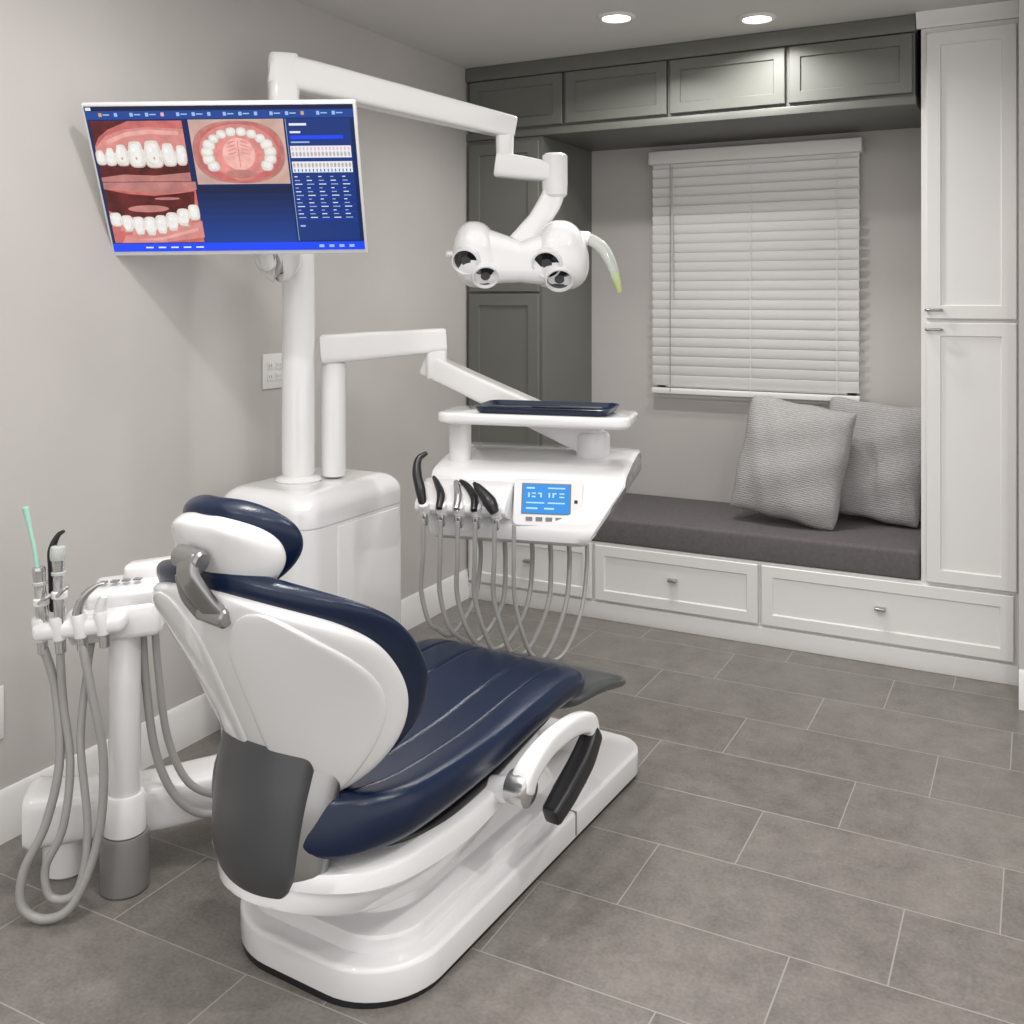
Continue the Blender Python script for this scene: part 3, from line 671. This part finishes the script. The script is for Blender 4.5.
    f.poly([(X(a0), Z(0.47)), (X(0.1), Z(0.45)), (X(0.22), Z(0.46)), (X(a1), Z(0.44)), (X(a1), Z(b1)), (X(a0), Z(b1))], lip, y3 - 0.0003)
    tt = [(0.028, 0.018, 0.05, 0.335), (0.064, 0.0205, 0.06, 0.33), (0.108, 0.0245, 0.072, 0.32), (0.164, 0.031, 0.088, 0.315), (0.228, 0.0335, 0.092, 0.315), (0.287, 0.026, 0.078, 0.32), (0.333, 0.019, 0.068, 0.325)]
    for u, ru, rv, v in tt: toothshape(f, u, v, ru, rv, y4)
    gumscallop(f, tt, True, gum3, y5 - 0.0004)
    for u in (0.108, 0.162, 0.230): f.ell(X(u), Z(0.34), W * 0.004, Hh * 0.010, org, y6 - 0.0003, n=8)
    par(f, "dental_photo", label="photograph of upper front teeth and gums")
    f = Flat(); a0, a1, b0, b1 = 0.012, 0.37, 0.505, 0.935
    f.rect(X(a0), X(a1), Z(b1), Z(b0), gum, y1)
    f.poly([(X(a0), Z(b0)), (X(a1), Z(b0)), (X(a1), Z(0.56)), (X(0.25), Z(0.585)), (X(0.12), Z(0.57)), (X(a0), Z(0.55))], lip, y2)
    f.poly([(X(a0), Z(0.55)), (X(0.1), Z(0.585)), (X(0.2), Z(0.60)), (X(0.3), Z(0.585)), (X(0.36), Z(0.57)), (X(0.35), Z(0.68)), (X(0.2), Z(0.76)), (X(0.05), Z(0.74)), (X(a0), Z(0.70))], dr, y3)
    f.ell(X(0.17), Z(0.69), W * 0.08, Hh * 0.025, lip, y3 - 0.0003); f.ell(X(0.25), Z(0.62), W * 0.05, Hh * 0.010, lip, y3 - 0.0003)
    f.poly([(X(0.04), Z(0.935)), (X(0.06), Z(0.88)), (X(0.18), Z(0.86)), (X(a1), Z(0.78)), (X(a1), Z(0.90)), (X(0.2), Z(0.935))], gum3, y2)
    f.poly([(X(0.10), Z(0.915)), (X(0.20), Z(0.895)), (X(a1 - .02), Z(0.83)), (X(a1 - .02), Z(0.85)), (X(0.2), Z(0.92))], gum2, y3)
    tt = [(0.035, 0.021, 0.05, 0.765), (0.077, 0.022, 0.06, 0.795), (0.121, 0.0225, 0.066, 0.812), (0.166, 0.023, 0.068, 0.815), (0.211, 0.023, 0.068, 0.805), (0.256, 0.0235, 0.068, 0.785), (0.302, 0.024, 0.064, 0.755), (0.345, 0.020, 0.056, 0.72)]
    for u, ru, rv, v in tt: toothshape(f, u, v, ru, rv, y4, 1)
    gumscallop(f, tt, False, gum3, y5 - 0.0004)
    par(f, "dental_photo", label="photograph of lower teeth and gums")
    f = Flat(); a0, a1, b0, b1 = 0.378, 0.735, 0.09, 0.525
    f.rect(X(a0), X(a1), Z(b1), Z(b0), skin, y1)
    cx, cz = 0.553, 0.31
    f.ell(X(cx), Z(cz), W * 0.174, Hh * 0.21, lip, y2, n=40, pw=0.82); f.ell(X(cx), Z(cz), W * 0.158, Hh * 0.196, gum, y2 - 0.0002, n=40, pw=0.85)
    f.ell(X(cx), Z(cz - 0.015), W * 0.148, Hh * 0.175, gum3, y2 - 0.0003, n=40)
    f.ell(X(cx), Z(cz + 0.03), W * 0.095, Hh * 0.155, tongue, y3, n=30); f.ell(X(cx), Z(cz + 0.01), W * 0.062, Hh * 0.11, palate, y3 - 0.0002, n=24)
    f.ell(X(cx), Z(cz + 0.145), W * 0.06, Hh * 0.03, lip, y3 - 0.0003, n=24)
    f.rect(X(cx - 0.0015), X(cx + 0.0015), Z(cz + 0.10), Z(cz - 0.08), gum3, y4 + 0.0001)
    for k_ in range(4):
        for sgn in (-1, 1): f.ell(X(cx + sgn * 0.025), Z(cz - 0.07 + k_ * 0.025), W * 0.018, Hh * 0.004, gum3, y4 + 0.0001, n=10, rot=sgn * -0.3)
    for i in range(14):
        a = math.radians(-32 + 244 * i / 13); ex_, ez = 0.120 * math.cos(a), 0.150 * math.sin(a)
        rx = 0.020 if 4 <= i <= 9 else 0.0245
        f.ell(X(cx + ex_), Z(cz - ez + 0.01), W * rx, Hh * rx * 1.55, tooth2, y4, pw=0.8); f.ell(X(cx + ex_), Z(cz - ez + 0.008), W * rx * 0.88, Hh * rx * 1.35, tooth, y5, pw=0.8)
        f.ell(X(cx + ex_), Z(cz - ez + 0.006), W * rx * 0.55, Hh * rx * 0.8, tooth3, y6, n=12)
    par(f, "dental_photo", label="photograph of an upper dental arch")
    f = Flat(); p0, p1 = 0.745, 0.985
    f.rect(X(p0), X(p1), Z(0.93), Z(0.09), mid, y1)
    f.rect(X(p0 + .01), X(p0 + .075), Z(0.135), Z(0.12), wh, y3); f.rect(X(p0 + .01), X(p0 + .05), Z(0.185), Z(0.172), wh, y3)
    f.rect(X(p0 + .01), X(p1 - .03), Z(0.225), Z(0.2), blue, y3); f.rect(X(p0 + .01), X(p0 + 0.08), Z(0.25), Z(0.24), lt, y3)
    f.rect(X(p0 + .005), X(p1 - .005), Z(0.35), Z(0.27), wh, y2); f.rect(X(p0 + .005), X(p1 - .005), Z(0.45), Z(0.375), wh, y2)
    for i in range(16):
        u = p0 + 0.013 + i * 0.0142
        f.ell(X(u), Z(0.325), W * 0.005, Hh * 0.017, tooth2, y3, n=10); f.rect(X(u - .003), X(u + .003), Z(0.30), Z(0.278), pink, y3)
        f.ell(X(u), Z(0.40), W * 0.005, Hh * 0.017, tooth2, y3, n=10); f.rect(X(u - .002), X(u + .002), Z(0.445), Z(0.425), bar, y3)
    for i in range(12):
        v = 0.475 + i * 0.026
        for j in range(5):
            f.rect(X(p0 + 0.008 + j * 0.046), X(p0 + 0.020 + j * 0.046 + 0.008 * ((i * 7 + j * 3) % 3)), Z(v + 0.006), Z(v), lt if (i + j) % 2 else wh, y3)
        if i % 2: f.rect(X(p0 + .005), X(p1 - .005), Z(v + 0.0165), Z(v + 0.0145), blue, y3)
    f.rect(X(p0 + .01), X(p0 + .03), Z(0.83), Z(0.818), lt, y3)
    f.rect(X(p0 - 0.003), X(p0 - 0.001), Z(0.93), Z(0.09), lt, y3)
    par(f, "chart_panel")
scr()

# ------------------------------------------------------------------ overhead dental light
dl = thing("dental_operating_light", "white multi-lens dental operating light on a jointed arm", "dental light", (-1.617, 3.216, 0), (0, 0, rz))
def loc(o, w):
    return o.rotation_euler.to_matrix().inverted() @ (Vector(w) - o.location)
P0 = loc(dl, (-2.245, 2.627, 2.205)); P1 = loc(dl, (-1.696, 3.175, 2.062))
dP = (P1 - P0).normalized()
dh = Vector((dP.x, dP.y, 0)).normalized()
sweep("arm_post", [P0 + Vector((0, 0, -0.27)), P0 + Vector((0, 0, 0.058))], [(0.052, 0.052)] * 2, M_whitem, dl, up=tuple(dh), ex=0.42, seg=36, sub=1)
sweep("upper_arm", [P0 - dP * 0.05 + Vector((0, 0, -0.006)), P0 + dP * 0.10, P0 + dP * 0.4, P1 + dP * 0.035], [(0.052, 0.058), (0.05, 0.056), (0.044, 0.05), (0.036, 0.040)], M_whitem, dl, up=(0, 0, 1), ex=0.32, seg=44, sub=3)
sweep("elbow_joint", [P1 + Vector((0.0, 0, 0.03)), P1 + Vector((0.0, 0, -0.17))], [(0.034, 0.034), (0.03, 0.03)], M_whitem, dl, up=(0, 1, 0), ex=0.6, seg=28, sub=1)
sweep("lower_arm", [(-0.125, 0, 1.925), (-0.03, 0, 1.912), (0.05, 0, 1.90), (0.09, 0, 1.89)], [(0.036, 0.045), (0.038, 0.042), (0.04, 0.036), (0.04, 0.034)], M_whitem, dl, ex=0.4, up=(0, 0, 1), seg=28)
lathe("swivel", [(0.036, 0.108), (0.045, 0.10), (0.046, 0.0), (0.044, -0.04), (0.034, -0.05)], (0.09, 0, 1.855), (0, 0, 1), M_whitem, dl)
sweep("yoke_arm", [(0.088, 0, 1.83), (0.07, 0, 1.785), (0.03, -0.01, 1.72), (-0.01, -0.02, 1.665), (-0.045, -0.03, 1.60)], [(0.040, 0.032), (0.042, 0.032), (0.040, 0.03), (0.046, 0.032), (0.065, 0.036)], M_white, dl, up=(0, -1, 0), seg=24, ex=0.6)
sweep("head_bridge", [(-0.235, -0.04, 1.590), (-0.17, -0.06, 1.590), (-0.10, -0.075, 1.582), (-0.035, -0.08, 1.572), (0.03, -0.075, 1.578), (0.11, -0.06, 1.588), (0.175, -0.04, 1.590)], [(0.05, 0.075), (0.065, 0.105), (0.062, 0.088), (0.06, 0.072), (0.062, 0.088), (0.068, 0.11), (0.05, 0.08)], M_white, dl, up=(0, 0, 1), seg=40, ex=0.62)
def pod(cx, cz, fx, fy, fz, shear, lenses):
    cy = -0.05
    bm = bmesh.new(); bmesh.ops.create_uvsphere(bm, u_segments=48, v_segments=36, radius=1)
    def P(x, y, z):
        e = 0.80
        x, y, z = (math.copysign(abs(c_) ** e, c_) for c_ in (x, y, z))
        fxx = fx * (1 + 0.12 * (-z if z < 0 else -z * 1.7))
        return Vector((cx + x * fxx + shear * z, cy + y * fy, cz + z * fz))
    for v in bm.verts: v.co = P(*v.co)
    h = place("lamp_head", bm_mesh(bm, "lamp_head"), M_white, dl, angle=70)
    for (lx, lz, rr) in lenses:
        ly = -math.sqrt(max(0.02, 1 - lx * lx - lz * lz))
        b = P(lx, ly, lz)
        n = Vector((lx / fx, ly / fy, lz / fz)).normalized()
        ax = (n * 0.5 + Vector((0, -0.70, -0.56)).normalized() * 0.5).normalized()
        b = b - ax * 0.015
        lathe("lens_ring", [(rr * 0.85, -0.02), (rr * 1.20, -0.015), (rr * 1.22, 0.012), (rr * 1.14, 0.024), (rr * 1.02, 0.024), (rr * 0.98, 0.006)], b, ax, M_white, h, seg=36)
        lathe("lens", [(rr * 1.0, 0.0), (rr * 0.99, 0.010), (rr * 0.6, 0.013), (0.001, 0.0145)], b, ax, M_lens, h, seg=36, label="dark glass lens")
        lathe("lens_core", [(rr * 0.42, 0.012), (rr * 0.40, 0.0165), (0.001, 0.0175)], b, ax, M_grey, h, seg=20)
pod(-0.185, 1.600, 0.088, 0.095, 0.118, -0.012, ((-0.36, -0.16, 0.042), (0.16, -0.60, 0.040)))
pod(0.105, 1.597, 0.102, 0.105, 0.124, 0.0, ((-0.38, -0.20, 0.045), (-0.02, -0.64, 0.042)))
sweep("grip_mount", [(0.16, -0.05, 1.655), (0.215, -0.062, 1.655)], [(0.034, 0.026), (0.030, 0.024)], M_white, dl, sub=1, seg=20)
sweep("grip_handle", [(0.20, -0.062, 1.66), (0.25, -0.078, 1.625), (0.282, -0.088, 1.57), (0.300, -0.09, 1.51)], [(0.024, 0.018), (0.025, 0.019), (0.021, 0.016), (0.017, 0.012)], M_clear, dl, seg=18, label="semi-clear curved grip")
sweep("grip_tip", [(0.290, -0.092, 1.545), (0.302, -0.094, 1.505), (0.312, -0.095, 1.465)], [0.012, 0.014, 0.008], M_lime, dl, seg=14, label="lime green translucent grip tip")
lathe("side_knob", [(0.012, 0), (0.014, 0.02), (0.010, 0.03)], (-0.265, -0.05, 1.60), (-1, 0, 0), M_whitem, dl)

# ------------------------------------------------------------------ doctor's delivery table
tr = math.radians(12)
dt = thing("instrument_delivery_table", "white dental delivery table with handpieces, hoses and control screen", "dental instrument table", (-1.459, 2.90, 0), (0, 0, tr))
def L(w): return loc(dt, w)
Q0 = (-2.13, 2.75)
sweep("support_post", [L((*Q0, 0.838)), L((*Q0, 1.05)), L((*Q0, 1.23))], 0.043, M_whitem, dt, seg=28, sub=3)
A0 = L((-2.13, 2.75, 1.275)); A1 = L((-1.862, 2.975, 1.30))
dA = (A1 - A0).normalized()
sweep("upper_arm", [A0 - dA * 0.048, A0 + dA * 0.1, A1 + dA * 0.035], [(0.045, 0.05), (0.043, 0.048), (0.04, 0.042)], M_whitem, dt, up=(0, 0, 1), ex=0.3, seg=44, sub=3)
sweep("elbow_joint", [L((-1.862, 2.975, 1.33)), L((-1.862, 2.975, 1.165))], [(0.038, 0.038)] * 2, M_whitem, dt, up=tuple(dA), ex=0.5, seg=28, sub=1)
B0 = L((-1.862, 2.975, 1.205)); B1 = L((-1.275, 2.99, 0.985))
dB = (B1 - B0).normalized()
sweep("lower_arm", [B0 - dB * 0.04, B0 + dB * 0.12, B0 + dB * 0.4, B1 + dB * 0.02], [(0.034, 0.042), (0.036, 0.040), (0.038, 0.044), (0.04, 0.048)], M_whitem, dt, up=(0, 0, 1), ex=0.3, seg=44, sub=3)
lathe("table_pivot", [(0.05, 0.0), (0.055, 0.01), (0.055, 0.08), (0.048, 0.09)], Vector((B1.x, B1.y, 0.925)), (0, 0, 1), M_whitem, dt)
fy0, fz0, fy1, fz1 = -0.165, 0.884, -0.225, 0.762
def console():
    prof = [(0.19, 0.885), (0.19, 0.925), (0.182, 0.942), (0.165, 0.950), (0.10, 0.950), (0.0, 0.938), (-0.09, 0.922), (-0.135, 0.912), (-0.155, 0.902), (fy0, fz0), (-0.185, 0.842), (-0.205, 0.802), (fy1, fz1), (-0.230, 0.742), (-0.226, 0.720), (-0.208, 0.706), (-0.17, 0.700), (-0.06, 0.700), (0.06, 0.712), (0.14, 0.745), (0.18, 0.80)]
    cy, cz = -0.02, 0.83
    ends = [(-0.280, 0.90), (-0.278, 0.955), (-0.270, 0.985), (-0.256, 1.0), (0.0, 1.0), (0.29, 1.0), (0.318, 0.99), (0.332, 0.97), (0.337, 0.93)]
    rings = []
    for x, s in ends:
        ring = []
        for (y, z) in prof:
            under = max(0, (0.885 - z)) / 0.18
            xx = x - (0.105 * under if x > 0.2 else 0) + (0.02 * under if x < -0.2 else 0)
            ring.append((xx, cy + (y - cy) * s, cz + (z - cz) * s))
        rings.append(ring)
    return stack("console", rings, M_white, dt, angle=36)
con = console()
fd = Vector((0, fy1 - fy0, fz1 - fz0)).normalized(); nrm = Vector((0, fd.z, -fd.y))
if nrm.y > 0: nrm = -nrm
# control panel: slightly swivelled and tipped back block standing proud of the front face
PC = Vector((0.105, (fy0 + fy1) / 2, (fz0 + fz1) / 2 + 0.006)) + nrm * 0.006
PR = Euler((math.radians(12), 0, math.radians(6))).to_matrix()
pu = PR @ Vector((1, 0, 0)); pt = PR @ fd; pn = PR @ nrm
def face_pt(x, t, o): return PC + pu * (x - 0.105) + pt * (t - 0.064) + pn * o
def face_quad(name, x0, x1, t0, t1, o, m, par, th=0.004, **k):
    r = [[face_pt(x0, t0, o), face_pt(x1, t0, o), face_pt(x1, t1, o), face_pt(x0, t1, o)], [face_pt(x0, t0, o + th), face_pt(x1, t0, o + th), face_pt(x1, t1, o + th), face_pt(x0, t1, o + th)]]
    return stack(name, r, m, par, angle=30, **k)
def panel_block():
    o = rrect(0.005, 0.215, -0.004, 0.134, 0.014, 6)
    return stack("control_panel", [[face_pt(a, b, -0.05) for a, b in o], [face_pt(a, b, 0.0) for a, b in o], [face_pt(0.11 + (a - 0.11) * 0.985, 0.065 + (b - 0.065) * 0.975, 0.004) for a, b in o]], M_white, dt, angle=36)
pan = panel_block()
M_lcd = emis("lcd_blue", (0.012, 0.28, 0.78), 1.0); M_lcdt = emis("lcd_text", (0.5, 0.78, 1.0), 1.0)
face_quad("screen_bezel", 0.030, 0.180, 0.008, 0.100, 0.0035, M_midgrey, pan, th=0.0015)
lc = face_quad("display_screen", 0.034, 0.176, 0.011, 0.097, 0.0048, M_lcd, dt, th=0.0015, label="blue lit display")
for i, (a, b, t, h) in enumerate(((0.045, 0.07, 0.020, 0.005), (0.11, 0.162, 0.020, 0.004), (0.05, 0.055, 0.036, 0.014), (0.061, 0.073, 0.036, 0.004), (0.061, 0.073, 0.046, 0.004), (0.080, 0.092, 0.036, 0.004), (0.087, 0.092, 0.040, 0.010), (0.112, 0.117, 0.036, 0.014), (0.124, 0.136, 0.036, 0.004), (0.124, 0.129, 0.040, 0.010), (0.145, 0.160, 0.036, 0.004), (0.145, 0.160, 0.046, 0.004), (0.045, 0.10, 0.064, 0.004), (0.11, 0.162, 0.064, 0.004), (0.045, 0.08, 0.080, 0.005), (0.10, 0.13, 0.080, 0.005))):
    face_quad("display_digits", a, b, t, t + h, 0.0066, M_lcdt, lc, th=0.0006)
for i in range(4):
    face_quad("button", 0.045 + i * 0.03, 0.065 + i * 0.03, 0.108, 0.120, 0.003, M_midgrey, dt, th=0.0025)
face_quad("indicator", 0.190, 0.20, 0.055, 0.065, 0.003, M_black, dt, th=0.002)
# moulded holder front + handpieces + hoses
HZ = 0.026
hb = [(-0.175, 0.885), (-0.215, 0.872), (-0.262, 0.842), (-0.282, 0.826), (-0.285, 0.806), (-0.272, 0.794), (-0.215, 0.775)]
prism("holder_front", hb, 'x', -0.288, 0.0, M_white, dt, bevel=0.006, angle=36)
hx = [-0.255, -0.20, -0.145, -0.09, -0.03]
for i, x in enumerate(hx):
    lathe("holder_ring", [(0.013, -0.03), (0.018, -0.026), (0.020, 0.0), (0.018, 0.014), (0.013, 0.018)], (x, -0.281, 0.79 + HZ), (0, -0.55, 0.83), M_whitem, dt, seg=20)
    lathe("hose_coupling", [(0.008, -0.035), (0.011, -0.03), (0.012, 0.0), (0.01, 0.005)], (x, -0.287, 0.765 + HZ), (0, -0.35, 0.94), M_silver, dt, seg=16)
def hand(pts, r, m, lab): return sweep("handpiece", [(a, b - 0.02, c + HZ) for a, b, c in pts], r, m, dt, seg=14, sub=6, label=lab)
hand([(-0.255, -0.27, 0.79), (-0.268, -0.262, 0.84), (-0.285, -0.245, 0.885), (-0.288, -0.225, 0.925), (-0.265, -0.21, 0.945)], [0.012, 0.016, 0.015, 0.011, 0.007], M_black, "black curved syringe handpiece")
hand([(-0.20, -0.285, 0.79), (-0.206, -0.25, 0.825), (-0.232, -0.21, 0.850), (-0.255, -0.18, 0.865)], [0.011, 0.013, 0.010, 0.006], M_black, "black slim handpiece")
hand([(-0.145, -0.285, 0.79), (-0.153, -0.245, 0.826), (-0.175, -0.20, 0.858)], [0.011, 0.012, 0.009], M_silver, "silver handpiece")
hand([(-0.09, -0.285, 0.79), (-0.10, -0.25, 0.822), (-0.135, -0.21, 0.848), (-0.165, -0.19, 0.860)], [0.011, 0.013, 0.010, 0.006], M_black, "black slim handpiece")
hand([(-0.022, -0.295, 0.79), (-0.042, -0.285, 0.82), (-0.080, -0.265, 0.852), (-0.100, -0.255, 0.868)], [0.016, 0.021, 0.014, 0.006], M_black, "black cone shaped handpiece")
def those(x, x2, zb, r=0.0075, bow=0.02, y2=-0.07):
    xm = (x + x2) / 2
    hose([(x, -0.292, 0.755 + HZ), (x - 0.003, -0.286, 0.67), (x - bow * 0.5, -0.27, 0.56), (x - bow * 0.2 + (xm - x) * 0.15, -0.25, 0.46), (xm - (x2 - x) * 0.28, -0.22, zb + 0.025), (xm, -0.19, zb), (xm + (x2 - x) * 0.28, -0.16, zb + 0.03), (x2 + bow * 0.3, -0.12, 0.50), (x2 + bow * 0.4, y2, 0.62), (x2, y2 + 0.01, 0.715)], r, dt)
those(-0.255, -0.155, 0.40, bow=0.03)
those(-0.20, -0.06, 0.385, bow=0.02, y2=-0.10)
those(-0.145, 0.02, 0.37)
those(-0.09, 0.085, 0.350, y2=-0.09)
those(-0.03, 0.14, 0.340)
those(0.03, 0.195, 0.350, 0.0065, 0.01, -0.05)
lathe("tray_post", [(0.036, 0.0), (0.036, 0.13), (0.03, 0.135)], (-0.215, -0.06, 0.920), (0, 0, 1), M_whitem, dt)
plate("tray_shelf", rrect(-0.265, 0.35, -0.17, 0.06, 0.045), 1.052, 1.088, M_white, dt, b=0.010, bot=0.012)
ty = thing("instrument_tray", "navy blue instrument tray resting on the white shelf", "tray", (-1.459, 2.90, 1.088), (0, 0, tr))
plate("tray_base", rrect(-0.13, 0.275, -0.15, 0.045, 0.03), 0.0008, 0.008, M_navy, ty, b=0.003)
def rim():
    o = rrect(-0.135, 0.28, -0.155, 0.05, 0.035, 6); bm = bmesh.new(); n = len(o)
    secs = [(0.0, 0.004), (-0.010, 0.020), (-0.006, 0.022), (0.006, 0.006)]
    V = [[bm.verts.new(p) for p in scaled(o, ins, z)] for ins, z in secs]
    for k_ in range(4):
        a, b = V[k_], V[(k_ + 1) % 4]
        for j in range(n): bm.faces.new((a[j], a[(j + 1) % n], b[(j + 1) % n], b[j]))
    return place("tray_rim", bm_mesh(bm, "tray_rim"), M_navy, ty, angle=50)
rim()
for i, (x, w) in enumerate(((-0.04, 0.07), (0.07, 0.09), (0.18, 0.07))):
    c = sweep("dental_probe", [(-1.459 + math.cos(tr) * (x - w), 2.90 - 0.06 + math.sin(tr) * (x - w) + 0.02 * i, 1.1005), (-1.459 + math.cos(tr) * (x + w), 2.90 - 0.05 + math.sin(tr) * (x + w) + 0.01 * i, 1.1005)], 0.004, M_grey if i != 1 else M_black, None, sub=1, seg=10)
    c["label"] = "slim dental probe lying in the navy tray"; c["category"] = "dental tool"; c["group"] = "probes in the instrument tray"

# ------------------------------------------------------------------ camera
cam = bpy.data.cameras.new("camera"); co = bpy.data.objects.new("camera", cam); COL.objects.link(co)
co.location = (0, 0, 1.45); co.rotation_euler = (math.radians(90), 0, rz)
cam.sensor_width = 36; cam.lens = 36 * 1005 / 1024; cam.shift_y = -215 / 1024; cam.clip_start = 0.05
scene.camera = co

# ------------------------------------------------------------------ lights
def area(name, loc_, size, power, color=(1, 0.975, 0.95), rot=(0, 0, 0), shape='DISK', spread=180):
    l = bpy.data.lights.new(name, 'AREA'); l.shape = shape; l.size = size; l.energy = power; l.color = color; l.spread = math.radians(spread)
    o = bpy.data.objects.new(name, l); o.location = loc_; o.rotation_euler = rot; COL.objects.link(o); return o
for i, (x, y, pw) in enumerate(((-1.47, 3.68, 11), (-0.985, 3.95, 8), (-1.5, 1.6, 9), (0.4, 1.8, 14), (0.2, 0.2, 9), (-1.5, 0.0, 6))):  # lamps beyond the back pair belong to the added, unseen downlights
    area("downlight_lamp", (x, y, H - 0.02), 0.11, pw, spread=150)
area("added_bounce_fill", (-0.7, 1.3, H - 0.03), 3.3, 42)  # added soft fill below the ceiling, stands for bounced light
w = bpy.data.worlds.new("world"); scene.world = w; w.use_nodes = True
w.node_tree.nodes["Background"].inputs[0].default_value = (1.0, 0.985, 0.97, 1); w.node_tree.nodes["Background"].inputs[1].default_value = 1.3
